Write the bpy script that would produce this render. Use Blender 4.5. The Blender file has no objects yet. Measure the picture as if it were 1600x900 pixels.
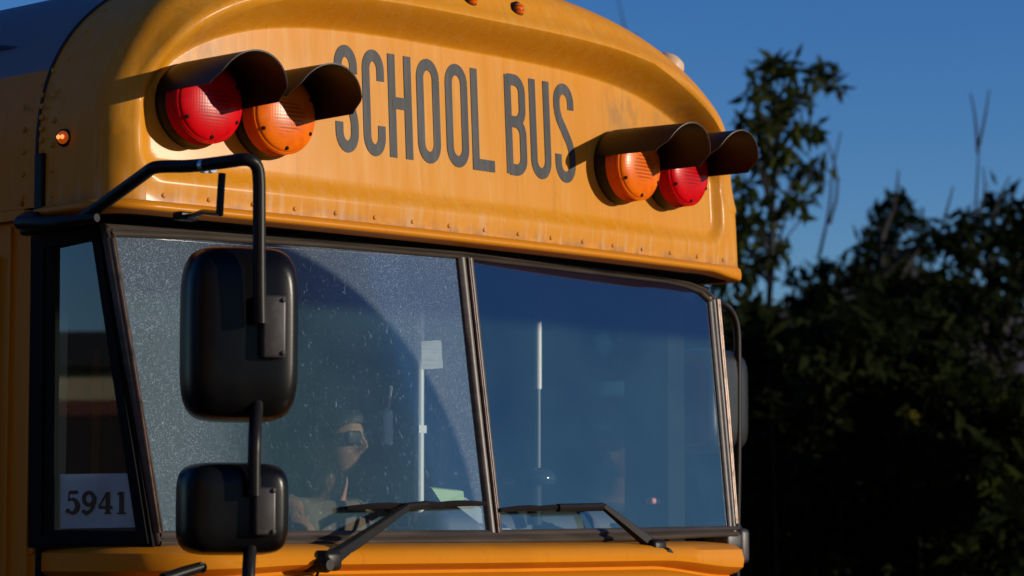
import bpy, bmesh, math, random
import numpy as np
from mathutils import Vector, Matrix
R = math.radians
random.seed(4); rng = np.random.default_rng(11)
S = bpy.context.scene; COL = S.collection
# ------------------------------------------------------------------ camera, world, sun, exposure
TH, FPX, HY = R(47), 4290.0, 830.0
PITCH = math.atan((HY-450)/FPX)
CAM = Vector((-4.72, -4.555, 1.9))
RGT = Vector((math.cos(TH), -math.sin(TH), 0)); DH = Vector((math.sin(TH), math.cos(TH), 0))
FWD = DH*math.cos(PITCH)+Vector((0,0,math.sin(PITCH))); UPV = Vector((0,0,math.cos(PITCH)))-DH*math.sin(PITCH)
cd = bpy.data.cameras.new('camera'); cam = bpy.data.objects.new('camera', cd); COL.objects.link(cam)
cam.matrix_world = Matrix((( RGT.x,UPV.x,-FWD.x,CAM.x),(RGT.y,UPV.y,-FWD.y,CAM.y),(RGT.z,UPV.z,-FWD.z,CAM.z),(0,0,0,1)))
cd.sensor_width = 36; cd.lens = FPX/1600*36; cd.clip_start = .1; cd.clip_end = 3000
cd.dof.use_dof = True; cd.dof.focus_distance = 6.35; cd.dof.aperture_fstop = 4.5
S.camera = cam
SUN_AZ, SUN_EL = R(31), R(10.5)          # from the bus front (-Y) towards +X
SUN_DIR = Vector((math.sin(SUN_AZ)*math.cos(SUN_EL), -math.cos(SUN_AZ)*math.cos(SUN_EL), math.sin(SUN_EL)))
W = bpy.data.worlds.new('World'); S.world = W; W.use_nodes = True
nt = W.node_tree; nt.nodes.clear()
sky = nt.nodes.new('ShaderNodeTexSky'); sky.sky_type = 'NISHITA'; sky.sun_disc = False
sky.sun_elevation = SUN_EL; sky.sun_rotation = math.atan2(SUN_DIR.x, SUN_DIR.y)
sky.air_density = 1.0; sky.dust_density = 0.0; sky.ozone_density = 4.5; sky.altitude = 600
bg = nt.nodes.new('ShaderNodeBackground'); bg.inputs['Strength'].default_value = .115
wo = nt.nodes.new('ShaderNodeOutputWorld')
hs = nt.nodes.new('ShaderNodeHueSaturation'); hs.inputs['Saturation'].default_value = 1.15; hs.inputs['Hue'].default_value = .516; nt.links.new(sky.outputs[0], hs.inputs['Color']); nt.links.new(hs.outputs[0], bg.inputs['Color']); nt.links.new(bg.outputs[0], wo.inputs['Surface'])
sl = bpy.data.lights.new('sun', 'SUN'); sl.energy = 4.1; sl.angle = R(.55); sl.color = (1, .86, .68)
so = bpy.data.objects.new('sun', sl); COL.objects.link(so)
so.rotation_euler = (-SUN_DIR).to_track_quat('-Z', 'Y').to_euler()
S.view_settings.view_transform = 'Standard'; S.view_settings.look = 'None'
S.view_settings.exposure = 0; S.view_settings.gamma = 1; S.view_settings.use_curve_mapping = False

# ------------------------------------------------------------------ measuring helpers
def ray(px, py): return FWD*FPX + RGT*(px-800) + UPV*(450-py)
def at(px, py, Y):                        # point of the plane y = Y (or surface y = Y(x, z)) seen at a photo pixel
    v = ray(px, py)
    if not callable(Y):
        return CAM + v*((Y-CAM.y)/v.y)
    y = 0
    for _ in range(30):
        p = CAM + v*((y-CAM.y)/v.y); y = .5*y+.5*Y(p.x, p.z)
    return p
def atX(px, py, X):
    v = ray(px, py); return CAM + v*((X-CAM.x)/v.x)
def far(px, py, D):                       # point at depth D metres
    v = ray(px, py); return CAM + v*(D/v.dot(DH))

# ------------------------------------------------------------------ object helpers
def tag(o, label=None, cat=None, group=None, kind=None):
    if label: o['label'] = label
    if cat: o['category'] = cat
    if group: o['group'] = group
    if kind: o['kind'] = kind
    return o
def empty(name, loc=(0,0,0)):
    o = bpy.data.objects.new(name, None); COL.objects.link(o); o.location = loc; o.empty_display_size = .2; return o
class MB:
    """collects shapes, links them as one mesh object"""
    def __init__(s): s.v = []; s.f = []; s.mi = []; s.cur = 0
    def add(s, vs, fs):
        n = len(s.v); s.v += [tuple(v) for v in vs]; s.f += [tuple(i+n for i in f) for f in fs]; s.mi += [s.cur]*len(fs); return s
    def box(s, c, d, rot=None):
        vs = [Vector((x*d[0]/2, y*d[1]/2, z*d[2]/2)) for x in (-1,1) for y in (-1,1) for z in (-1,1)]
        if rot is not None: vs = [rot @ v for v in vs]
        vs = [v+Vector(c) for v in vs]
        return s.add(vs, [(0,1,3,2),(4,6,7,5),(0,4,5,1),(2,3,7,6),(0,2,6,4),(1,5,7,3)])
    def rbox(s, c, d, r=.01, rot=None, seg=3):
        bm = bmesh.new(); bmesh.ops.create_cube(bm, size=1)
        for v in bm.verts: v.co = Vector((v.co.x*d[0], v.co.y*d[1], v.co.z*d[2]))
        bmesh.ops.bevel(bm, geom=bm.edges[:], offset=min(r, min(d)*.49), segments=seg, profile=.5, affect='EDGES')
        M = rot if rot is not None else Matrix.Identity(3)
        bm.verts.index_update()
        s.add([M @ v.co + Vector(c) for v in bm.verts], [[v.index for v in f.verts] for f in bm.faces]); bm.free(); return s
    def tube(s, pts, rad, n=12, cap=True, smooth=0):
        pts = [Vector(p) for p in pts]
        for _ in range(smooth):           # corner cutting
            q = [pts[0]]
            for a, b in zip(pts, pts[1:]): q += [a.lerp(b,.25), a.lerp(b,.75)]
            pts = q+[pts[-1]]
        m = len(pts); rr = rad if isinstance(rad, (list,tuple)) else [rad]*m
        if len(rr) != m: rr = list(np.interp(np.linspace(0,1,m), np.linspace(0,1,len(rr)), rr))
        t0 = (pts[1]-pts[0]).normalized(); up = Vector((0,0,1)) if abs(t0.z) < .9 else Vector((1,0,0))
        a = t0.cross(up).normalized(); vs = []
        for i, p in enumerate(pts):
            t = (pts[min(i+1,m-1)]-pts[max(i-1,0)]).normalized()
            a = (a - t*a.dot(t)).normalized(); b = t.cross(a)
            for k in range(n):
                w = 2*math.pi*k/n; vs.append(p+(a*math.cos(w)+b*math.sin(w))*rr[i])
        fs = [(i*n+k, i*n+(k+1)%n, (i+1)*n+(k+1)%n, (i+1)*n+k) for i in range(m-1) for k in range(n)]
        if cap: fs += [tuple(range(n-1,-1,-1)), tuple((m-1)*n+k for k in range(n))]
        return s.add(vs, fs)
    def lathe(s, prof, c=(0,0,0), axis='Y', n=32):   # prof: (radius, along)
        vs = []
        for r_, h in prof:
            for k in range(n):
                w = 2*math.pi*k/n; x, z = r_*math.cos(w), r_*math.sin(w)
                vs.append(Vector((x,h,z) if axis=='Y' else (h,x,z) if axis=='X' else (x,z,h))+Vector(c))
        m = len(prof)
        fs = [(i*n+k, (i+1)*n+k, (i+1)*n+(k+1)%n, i*n+(k+1)%n) for i in range(m-1) for k in range(n)]
        return s.add(vs, fs)
    def grid(s, rows, close=False):
        n = len(rows[0]); vs = [p for r_ in rows for p in r_]; fs = []
        for i in range(len(rows)-1):
            for k in range(n if close else n-1): fs.append((i*n+k, i*n+(k+1)%n, (i+1)*n+(k+1)%n, (i+1)*n+k))
        return s.add(vs, fs)
    def poly(s, pts): return s.add(pts, [tuple(range(len(pts)))])
    def prism(s, pts, vec):               # solid from a polygon and a thickness vector
        n = len(pts); vec = Vector(vec); vs = [Vector(p) for p in pts]+[Vector(p)+vec for p in pts]
        return s.add(vs, [tuple(range(n-1,-1,-1)), tuple(range(n,2*n))]+[(i,(i+1)%n,n+(i+1)%n,n+i) for i in range(n)])
    def build(s, name, mats, parent=None, smooth=None, fixn=True, loc=None):
        me = bpy.data.meshes.new(name); me.from_pydata(s.v, [], s.f)
        mats = mats if isinstance(mats, (list,tuple)) else [mats]
        for m in mats: me.materials.append(m)
        me.polygons.foreach_set('material_index', s.mi)
        if fixn:
            bm = bmesh.new(); bm.from_mesh(me); bmesh.ops.recalc_face_normals(bm, faces=bm.faces); bm.to_mesh(me); bm.free()
        if smooth is not None:
            me.polygons.foreach_set('use_smooth', [True]*len(me.polygons))
            if smooth > 0: me.set_sharp_from_angle(angle=R(smooth))
        me.update()
        o = bpy.data.objects.new(name, me); COL.objects.link(o)
        if parent: o.parent = parent
        if loc is not None: o.location = loc
        return o

# ------------------------------------------------------------------ materials
def mat(name, base, rough=.5, metal=0, coat=0, spec=.5, noise=None, bump=None, trans=0):
    """noise=(scale3, colour2, lo, hi) mixes a second colour in; bump=(scale, strength, distance)"""
    m = bpy.data.materials.new(name); m.use_nodes = True; n = m.node_tree.nodes; L = m.node_tree.links; b = n['Principled BSDF']
    b.inputs['Base Color'].default_value = (*base,1); b.inputs['Roughness'].default_value = rough; b.inputs['Metallic'].default_value = metal
    b.inputs['Coat Weight'].default_value = coat; b.inputs['Coat Roughness'].default_value = .08; b.inputs['Specular IOR Level'].default_value = spec
    b.inputs['Transmission Weight'].default_value = trans
    tc = n.new('ShaderNodeTexCoord')
    if noise:
        sc, c2, lo, hi = noise
        mp = n.new('ShaderNodeMapping'); mp.inputs['Scale'].default_value = sc if isinstance(sc,(list,tuple)) else (sc,)*3
        L.new(tc.outputs['Object'], mp.inputs['Vector'])
        nz = n.new('ShaderNodeTexNoise'); nz.inputs['Scale'].default_value = 1; nz.inputs['Detail'].default_value = 6
        L.new(mp.outputs[0], nz.inputs['Vector'])
        mr = n.new('ShaderNodeMapRange'); mr.inputs['From Min'].default_value = lo; mr.inputs['From Max'].default_value = hi
        L.new(nz.outputs[0], mr.inputs['Value'])
        mx = n.new('ShaderNodeMix'); mx.data_type = 'RGBA'; mx.inputs[6].default_value = (*base,1); mx.inputs[7].default_value = (*c2,1)
        L.new(mr.outputs[0], mx.inputs[0]); L.new(mx.outputs[2], b.inputs['Base Color'])
    if bump:
        nz2 = n.new('ShaderNodeTexNoise'); nz2.inputs['Scale'].default_value = bump[0]; nz2.inputs['Detail'].default_value = 4
        L.new(tc.outputs['Object'], nz2.inputs['Vector'])
        bp = n.new('ShaderNodeBump'); bp.inputs['Strength'].default_value = bump[1]; bp.inputs['Distance'].default_value = bump[2]
        L.new(nz2.outputs[0], bp.inputs['Height']); L.new(bp.outputs[0], b.inputs['Normal'])
    return m
def paint(name, faded):
    m = bpy.data.materials.new(name); m.use_nodes = True; n = m.node_tree.nodes; L = m.node_tree.links; b = n['Principled BSDF']
    tc = n.new('ShaderNodeTexCoord')
    def noise(scale, detail, lo, hi):
        mp = n.new('ShaderNodeMapping'); mp.inputs['Scale'].default_value = scale; L.new(tc.outputs['Object'], mp.inputs['Vector'])
        nz = n.new('ShaderNodeTexNoise'); nz.inputs['Scale'].default_value = 1; nz.inputs['Detail'].default_value = detail; L.new(mp.outputs[0], nz.inputs['Vector'])
        mr = n.new('ShaderNodeMapRange'); mr.inputs['From Min'].default_value = lo; mr.inputs['From Max'].default_value = hi; L.new(nz.outputs[0], mr.inputs['Value']); return mr.outputs[0]
    def mix(fac, a, c):
        mx = n.new('ShaderNodeMix'); mx.data_type = 'RGBA'
        if isinstance(a, tuple): mx.inputs[6].default_value = (*a,1)
        else: L.new(a, mx.inputs[6])
        mx.inputs[7].default_value = (*c,1); L.new(fac, mx.inputs[0]); return mx.outputs[2]
    def scaled(s, k):
        mm = n.new('ShaderNodeMath'); mm.operation = 'MULTIPLY'; mm.inputs[1].default_value = k; L.new(s, mm.inputs[0]); return mm.outputs[0]
    if not faded:
        base = mix(noise((1.3,1.3,1.3), 3, .35, .7), (.58,.205,.005), (.60,.225,.008))
        base = mix(scaled(noise((60,60,3), 4, .58, .78), .35), base, (.40,.13,.006))
        base = mix(scaled(noise((9,9,9), 8, .58, .8), .18), base, (.60,.28,.04))
    else:
        base = mix(noise((1.3,1.3,1.3), 3, .35, .7), (.58,.226,.007), (.60,.250,.015))
        base = mix(scaled(noise((38,38,.9), 5, .50, .80), .50), base, (.61,.315,.058))    # chalky run-off streaks
        base = mix(scaled(noise((110,110,1.6), 3, .60, .72), .30), base, (.63,.38,.13))   # fine pale runs
        base = mix(scaled(noise((70,70,3.5), 3, .58, .74), .38), base, (.40,.16,.014))    # dirty streaks
        base = mix(scaled(noise((9,9,9), 8, .56, .8), .25), base, (.62,.34,.09))          # sun-bleached blotches
        base = mix(scaled(noise((160,160,160), 2, .70, .76), .6), base, (.20,.10,.03))    # specks and chips
        sp = n.new('ShaderNodeSeparateXYZ'); L.new(tc.outputs['Object'], sp.inputs[0])
        def rng_(sock, a, b_):
            q = n.new('ShaderNodeMapRange'); q.interpolation_type = 'SMOOTHSTEP'; q.inputs['From Min'].default_value = a; q.inputs['From Max'].default_value = b_; L.new(sock, q.inputs['Value']); return q.outputs[0]
        def mul(a, c):
            q = n.new('ShaderNodeMath'); q.operation = 'MULTIPLY'; L.new(a, q.inputs[0]); L.new(c, q.inputs[1]); return q.outputs[0]
        # grime gathered above the lip and rust runs at the rivets
        base = mix(scaled(mul(rng_(sp.outputs[2], 2.640, 2.600), noise((26,26,40), 6, .38, .62)), .75), base, (.24,.125,.06))
        base = mix(scaled(mul(rng_(sp.outputs[2], 2.70, 2.62), noise((55,55,6), 5, .52, .66)), .5), base, (.55,.36,.20))
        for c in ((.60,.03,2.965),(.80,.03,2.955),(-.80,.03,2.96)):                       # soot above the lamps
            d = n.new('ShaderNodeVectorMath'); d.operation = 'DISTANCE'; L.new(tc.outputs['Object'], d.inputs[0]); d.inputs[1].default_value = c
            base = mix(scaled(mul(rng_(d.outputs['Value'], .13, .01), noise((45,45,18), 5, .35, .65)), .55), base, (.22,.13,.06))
    L.new(base, b.inputs['Base Color'])
    L.new(noise((20,20,4), 5, -.6, 1.6), b.inputs['Roughness'])
    b.inputs['Coat Weight'].default_value = .10; b.inputs['Coat Roughness'].default_value = .20; b.inputs['Specular IOR Level'].default_value = .12
    nz = n.new('ShaderNodeTexNoise'); nz.inputs['Scale'].default_value = 7; L.new(tc.outputs['Object'], nz.inputs['Vector'])
    bp = n.new('ShaderNodeBump'); bp.inputs['Strength'].default_value = .12; bp.inputs['Distance'].default_value = .02
    L.new(nz.outputs[0], bp.inputs['Height']); L.new(bp.outputs[0], b.inputs['Normal'])
    return m
YEL = paint('school_bus_yellow', False); YELF = paint('school_bus_yellow_faded', True)
WHITE = mat('white_roof_paint', (.17,.17,.175), .5, noise=((3,.6,3), (.12,.12,.12), .4, .75))
BLK = mat('black_plastic', (.003,.0028,.003), .28, spec=.17, noise=((14,14,5), (.007,.0065,.006), .45, .75), bump=(260,.06,.001))
BLKM = mat('black_painted_metal', (.010,.009,.008), .38, spec=.16, noise=(25, (.015,.012,.010), .5, .75))
VIS = mat('visor_black', (.0075,.006,.005), .45, spec=.3, noise=((12,4,12), (.016,.010,.006), .45, .75))
RUB = mat('rubber_seal', (.040,.032,.026), .42, noise=((5,5,40), (.075,.060,.048), .4, .7))
TRIM = mat('aluminium_trim', (.27,.205,.165), .42, metal=1, noise=(30, (.12,.09,.07), .5, .75))
LET = mat('lettering_black', (.020,.024,.030), .55, spec=.25, noise=((60,60,5), (.06,.062,.068), .45, .8))
SEAM = mat('seam_sealant', (.015,.012,.01), .6)
STEEL = mat('bright_steel', (.6,.6,.6), .3, metal=1)
CHROME = mat('mirror_silver', (.8,.8,.8), .03, metal=1)
CLAMP = mat('sunlit_black_metal', (.030,.026,.024), .45, noise=(40,(.07,.06,.05),.5,.75))  # black metal lightened: the clamps' sunlit grey is put into the colour
SUNLIT = mat('sunlit_black_plastic', (.014,.014,.0145), .36, noise=((8,8,3),(.024,.024,.023),.4,.7))  # right mirror's black plastic, coloured lighter to read as sunlit
TYRE = mat('tyre_rubber', (.02,.02,.02), .8)
def lens_mat(name, c, c2):
    m = mat(name, c, .26, spec=.13, noise=((30,8,30), c2, .45, .8)); n = m.node_tree.nodes; L = m.node_tree.links; b = n['Principled BSDF']
    b.inputs['Subsurface Weight'].default_value = .0
    col = b.inputs['Base Color'].links[0].from_socket; t2 = n.new('ShaderNodeTexCoord'); d2 = n.new('ShaderNodeVectorMath'); d2.operation = 'LENGTH'
    mp2 = n.new('ShaderNodeMapping'); mp2.inputs['Scale'].default_value = (1,0,1.15); mp2.inputs['Location'].default_value = (0,0,.006); L.new(t2.outputs['Object'], mp2.inputs['Vector']); L.new(mp2.outputs[0], d2.inputs[0])
    w1 = n.new('ShaderNodeTexWave'); w1.bands_direction = 'Z'; w1.inputs['Scale'].default_value = 32; L.new(t2.outputs['Object'], w1.inputs['Vector'])
    w2 = n.new('ShaderNodeTexWave'); w2.bands_direction = 'X'; w2.inputs['Scale'].default_value = 24; L.new(t2.outputs['Object'], w2.inputs['Vector'])
    rm_ = n.new('ShaderNodeMapRange'); rm_.interpolation_type = 'SMOOTHSTEP'; rm_.inputs['From Min'].default_value = .052; rm_.inputs['From Max'].default_value = .036; L.new(d2.outputs['Value'], rm_.inputs['Value'])
    pr = n.new('ShaderNodeMath'); pr.operation = 'MULTIPLY'; L.new(w1.outputs[1], pr.inputs[0]); L.new(rm_.outputs[0], pr.inputs[1])
    p3 = n.new('ShaderNodeMath'); p3.operation = 'MULTIPLY'; L.new(pr.outputs[0], p3.inputs[0]); p3.inputs[1].default_value = .75
    cx = n.new('ShaderNodeMix'); cx.data_type = 'RGBA'; L.new(p3.outputs[0], cx.inputs[0]); L.new(col, cx.inputs[6]); cx.inputs[7].default_value = (c[0]*.32, c[1]*.25, c[2]*.5, 1); L.new(cx.outputs[2], b.inputs['Base Color'])
    tc = n.new('ShaderNodeTexCoord')
    hs = []
    for ax in ('X','Z'):
        w = n.new('ShaderNodeTexWave'); w.bands_direction = ax; w.inputs['Scale'].default_value = 42; w.inputs['Distortion'].default_value = 0
        L.new(tc.outputs['Object'], w.inputs['Vector']); hs.append(w)
    ad = n.new('ShaderNodeMath'); ad.operation = 'MULTIPLY'; L.new(hs[0].outputs[1], ad.inputs[0]); L.new(hs[1].outputs[1], ad.inputs[1])
    bp = n.new('ShaderNodeBump'); bp.inputs['Strength'].default_value = .06; bp.inputs['Distance'].default_value = .0015
    L.new(ad.outputs[0], bp.inputs['Height']); L.new(bp.outputs[0], b.inputs['Normal'])
    return m
REDL = lens_mat('red_lens', (.60,.002,.006), (.40,.0015,.004)); AMBL = lens_mat('amber_lens', (.80,.155,.003), (.60,.085,.002))
def glass_mat(name, tint, haze=0., band=False, dust=False, refl=1.0):
    """window glass: mirror reflection by Fresnel, tinted see-through, a film of dust with reflected sky painted in"""
    m = bpy.data.materials.new(name); m.use_nodes = True; n = m.node_tree.nodes; L = m.node_tree.links; n.clear()
    out = n.new('ShaderNodeOutputMaterial'); tr = n.new('ShaderNodeBsdfTransparent'); tr.inputs[0].default_value = (*tint,1)
    gl = n.new('ShaderNodeBsdfGlossy'); gl.inputs['Roughness'].default_value = .015
    fr = n.new('ShaderNodeFresnel'); fr.inputs[0].default_value = 1.5
    mu = n.new('ShaderNodeMath'); mu.operation = 'MULTIPLY'; mu.inputs[1].default_value = refl; mu.use_clamp = True; L.new(fr.outputs[0], mu.inputs[0])
    tc = n.new('ShaderNodeTexCoord')
    if band:                              # the shade band tinted into the top of the glass
        sp = n.new('ShaderNodeSeparateXYZ'); L.new(tc.outputs['Object'], sp.inputs[0])
        mr = n.new('ShaderNodeMapRange'); mr.interpolation_type = 'SMOOTHSTEP'
        mr.inputs['From Min'].default_value = 2.385; mr.inputs['From Max'].default_value = 2.43; L.new(sp.outputs[2], mr.inputs['Value'])
        mx = n.new('ShaderNodeMix'); mx.data_type = 'RGBA'; mx.inputs[6].default_value = (*tint,1); mx.inputs[7].default_value = (.05,.05,.09,1)
        L.new(mr.outputs[0], mx.inputs[0]); L.new(mx.outputs[2], tr.inputs[0]); band_fac = mr.outputs[0]
    m1 = n.new('ShaderNodeMixShader'); L.new(mu.outputs[0], m1.inputs[0]); L.new(tr.outputs[0], m1.inputs[1]); L.new(gl.outputs[0], m1.inputs[2])
    last = m1.outputs[0]
    df = n.new('ShaderNodeBsdfDiffuse'); df.inputs[0].default_value = (.17,.37,.41,1)  # teal in the dust film stands in for sky reflected by the glass
    if band:
        hx = n.new('ShaderNodeMix'); hx.data_type = 'RGBA'; hx.inputs[6].default_value = (.17,.37,.41,1); hx.inputs[7].default_value = (.05,.07,.21,1); L.new(band_fac, hx.inputs[0]); L.new(hx.outputs[2], df.inputs[0])
    fac = None
    def math2(op, a, b_):
        q = n.new('ShaderNodeMath'); q.operation = op
        for i, x in enumerate((a, b_)):
            if isinstance(x, (int,float)): q.inputs[i].default_value = x
            else: L.new(x, q.inputs[i])
        return q.outputs[0]
    nz = n.new('ShaderNodeTexNoise'); nz.inputs['Scale'].default_value = 3.0; nz.inputs['Detail'].default_value = 5; L.new(tc.outputs['Object'], nz.inputs['Vector'])
    fac = math2('MULTIPLY', nz.outputs[0], haze*2)
    if dust:
        # speckles everywhere except the fan that the wiper has swept
        s1 = n.new('ShaderNodeTexNoise'); s1.inputs['Scale'].default_value = 330; s1.inputs['Detail'].default_value = 3; L.new(tc.outputs['Object'], s1.inputs['Vector'])
        r1 = n.new('ShaderNodeMapRange'); r1.inputs['From Min'].default_value = .50; r1.inputs['From Max'].default_value = .74; r1.inputs['To Max'].default_value = .44; L.new(s1.outputs[0], r1.inputs['Value'])
        s2 = n.new('ShaderNodeTexNoise'); s2.inputs['Scale'].default_value = 5; s2.inputs['Detail'].default_value = 6; L.new(tc.outputs['Object'], s2.inputs['Vector'])
        r2 = n.new('ShaderNodeMapRange'); r2.inputs['From Min'].default_value = .35; r2.inputs['From Max'].default_value = .7; r2.inputs['To Min'].default_value = .45; L.new(s2.outputs[0], r2.inputs['Value'])
        vd = n.new('ShaderNodeVectorMath'); vd.operation = 'DISTANCE'; L.new(tc.outputs['Object'], vd.inputs[0]); vd.inputs[1].default_value = WIPE_C
        rr = n.new('ShaderNodeMapRange'); rr.interpolation_type = 'SMOOTHSTEP'; rr.inputs['From Min'].default_value = WIPE_R-.012; rr.inputs['From Max'].default_value = WIPE_R+.012
        rr.inputs['To Min'].default_value = .10; L.new(vd.outputs['Value'], rr.inputs['Value'])
        sx_ = n.new('ShaderNodeSeparateXYZ'); L.new(tc.outputs['Object'], sx_.inputs[0])
        lf = n.new('ShaderNodeMapRange'); lf.interpolation_type = 'SMOOTHSTEP'; lf.inputs['From Min'].default_value = P(450,600).x; lf.inputs['From Max'].default_value = P(270,600).x; lf.inputs['To Max'].default_value = 1.15; L.new(sx_.outputs[0], lf.inputs['Value'])
        where = math2('MAXIMUM', rr.outputs[0], lf.outputs[0])
        sp2 = math2('MULTIPLY', math2('ADD', math2('MULTIPLY', r1.outputs[0], r2.outputs[0]), .13), where)
        # smears left inside the fan
        mp = n.new('ShaderNodeMapping'); mp.inputs['Scale'].default_value = (30,30,14); mp.inputs['Rotation'].default_value = (0,R(35),0); L.new(tc.outputs['Object'], mp.inputs['Vector'])
        s3 = n.new('ShaderNodeTexNoise'); s3.inputs['Scale'].default_value = 4; s3.inputs['Detail'].default_value = 9; s3.inputs['Distortion'].default_value = 1.2; L.new(mp.outputs[0], s3.inputs['Vector'])
        r3 = n.new('ShaderNodeMapRange'); r3.inputs['From Min'].default_value = .62; r3.inputs['From Max'].default_value = .80; r3.inputs['To Max'].default_value = .34; L.new(s3.outputs[0], r3.inputs['Value'])
        d2 = n.new('ShaderNodeBsdfDiffuse'); d2.inputs[0].default_value = (.37,.50,.62,1)
        m3 = n.new('ShaderNodeMixShader'); L.new(fac, m3.inputs[0]); L.new(last, m3.inputs[1]); L.new(df.outputs[0], m3.inputs[2])
        m2 = n.new('ShaderNodeMixShader'); L.new(math2('ADD', sp2, r3.outputs[0]), m2.inputs[0]); L.new(m3.outputs[0], m2.inputs[1]); L.new(d2.outputs[0], m2.inputs[2])
        last = m2.outputs[0]
    elif haze:
        m3 = n.new('ShaderNodeMixShader'); L.new(fac, m3.inputs[0]); L.new(last, m3.inputs[1]); L.new(df.outputs[0], m3.inputs[2]); last = m3.outputs[0]
    L.new(last, out.inputs[0]); return m

# ------------------------------------------------------------------ shared bus surfaces
AL, AR, Z0, HB = 1.055, 1.13, 2.70, .56
ZBOT = 2.608
def bow(x): return .05*(x/1.13)**2
def lean(z): return .05*(z-2.62)
PAN = dict(x0=-.992, x1=1.012, z0=2.658)
def RFz(z): return .080+.028*sst(2.75, 3.2, z)     # corner rounding, softer over the crown
def pan_top(x):                            # the arched top of the recessed panel
    u = (x-.010)/1.004; return 2.755 + .368*max(0, 1-abs(u)**3.9)**(1/2.35)
def panel_depth(x, z):
    """signed: how far inside the recessed panel (metres, + inside)"""
    cr = .07
    qx = max(PAN['x0']+cr-x, x-(PAN['x1']-cr)); qz = PAN['z0']+cr-z
    d = -(math.hypot(max(qx,0), max(qz,0)) - cr) if (qx > 0 or qz > 0) else -(max(qx,qz)-cr)
    t = pan_top(x)-z
    if t < 0: return t
    e = .02; sl = (pan_top(min(x+e,1.008))-pan_top(max(x-e,-.99)))/(2*e)
    return min(d, t/math.sqrt(1+min(sl*sl,900)))
def sst(a, b, x):
    t = min(1, max(0, (x-a)/(b-a))); return t*t*(3-2*t)
def cap_y(x, z):
    d = panel_depth(x, z)
    # soft shoulder around the panel, then the bevel down to the letter field
    top = sst(2.82, 3.02, z)
    wid = .034+.030*top
    q = min(1, max(0, d/wid)); ramp = q+.35*(q*q*(3-2*q)-q)
    return bow(x)+lean(z)-.012 + (.020+.070*top)*(ramp-1) + (.020+.070*top)*(1-sst(-.05,.0,d))*.28
def front0(x, z): return bow(x)+lean(z)-.012-(.020+.070*sst(2.82,3.02,z))*.72
def outline():
    pts = []
    n = 150
    for z in np.linspace(ZBOT, Z0, 22)[:-1]: pts.append((-AL, z))
    for k in range(n+1):
        w = math.pi*(1-k/n); c, s = math.cos(w), math.sin(w)
        a = AL if c < 0 else AR; e = 2/2.6
        x = a*math.copysign(abs(c)**e, c); z = Z0+HB*abs(s)**e
        pts.append((x, z))
    for z in np.linspace(Z0, ZBOT, 22)[1:]: pts.append((AR, z))
    # even spacing
    P = np.array(pts); sgm = np.r_[0, np.cumsum(np.hypot(*np.diff(P, axis=0).T))]
    N = 301; t = np.linspace(0, sgm[-1], N)
    P = np.c_[np.interp(t, sgm, P[:,0]), np.interp(t, sgm, P[:,1])]
    T = np.gradient(P, axis=0); T /= np.linalg.norm(T, axis=1)[:,None]
    Nn = np.c_[T[:,1], -T[:,0]]           # inward
    Nn[0] = (1,0); Nn[-1] = (-1,0)
    return P, Nn
OUT, OUTN = outline()
SEAM_Y = .285

bus = empty('school_bus')
tag(bus, 'old yellow school bus with a split windshield, seen from its front corner', 'bus')

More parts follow.
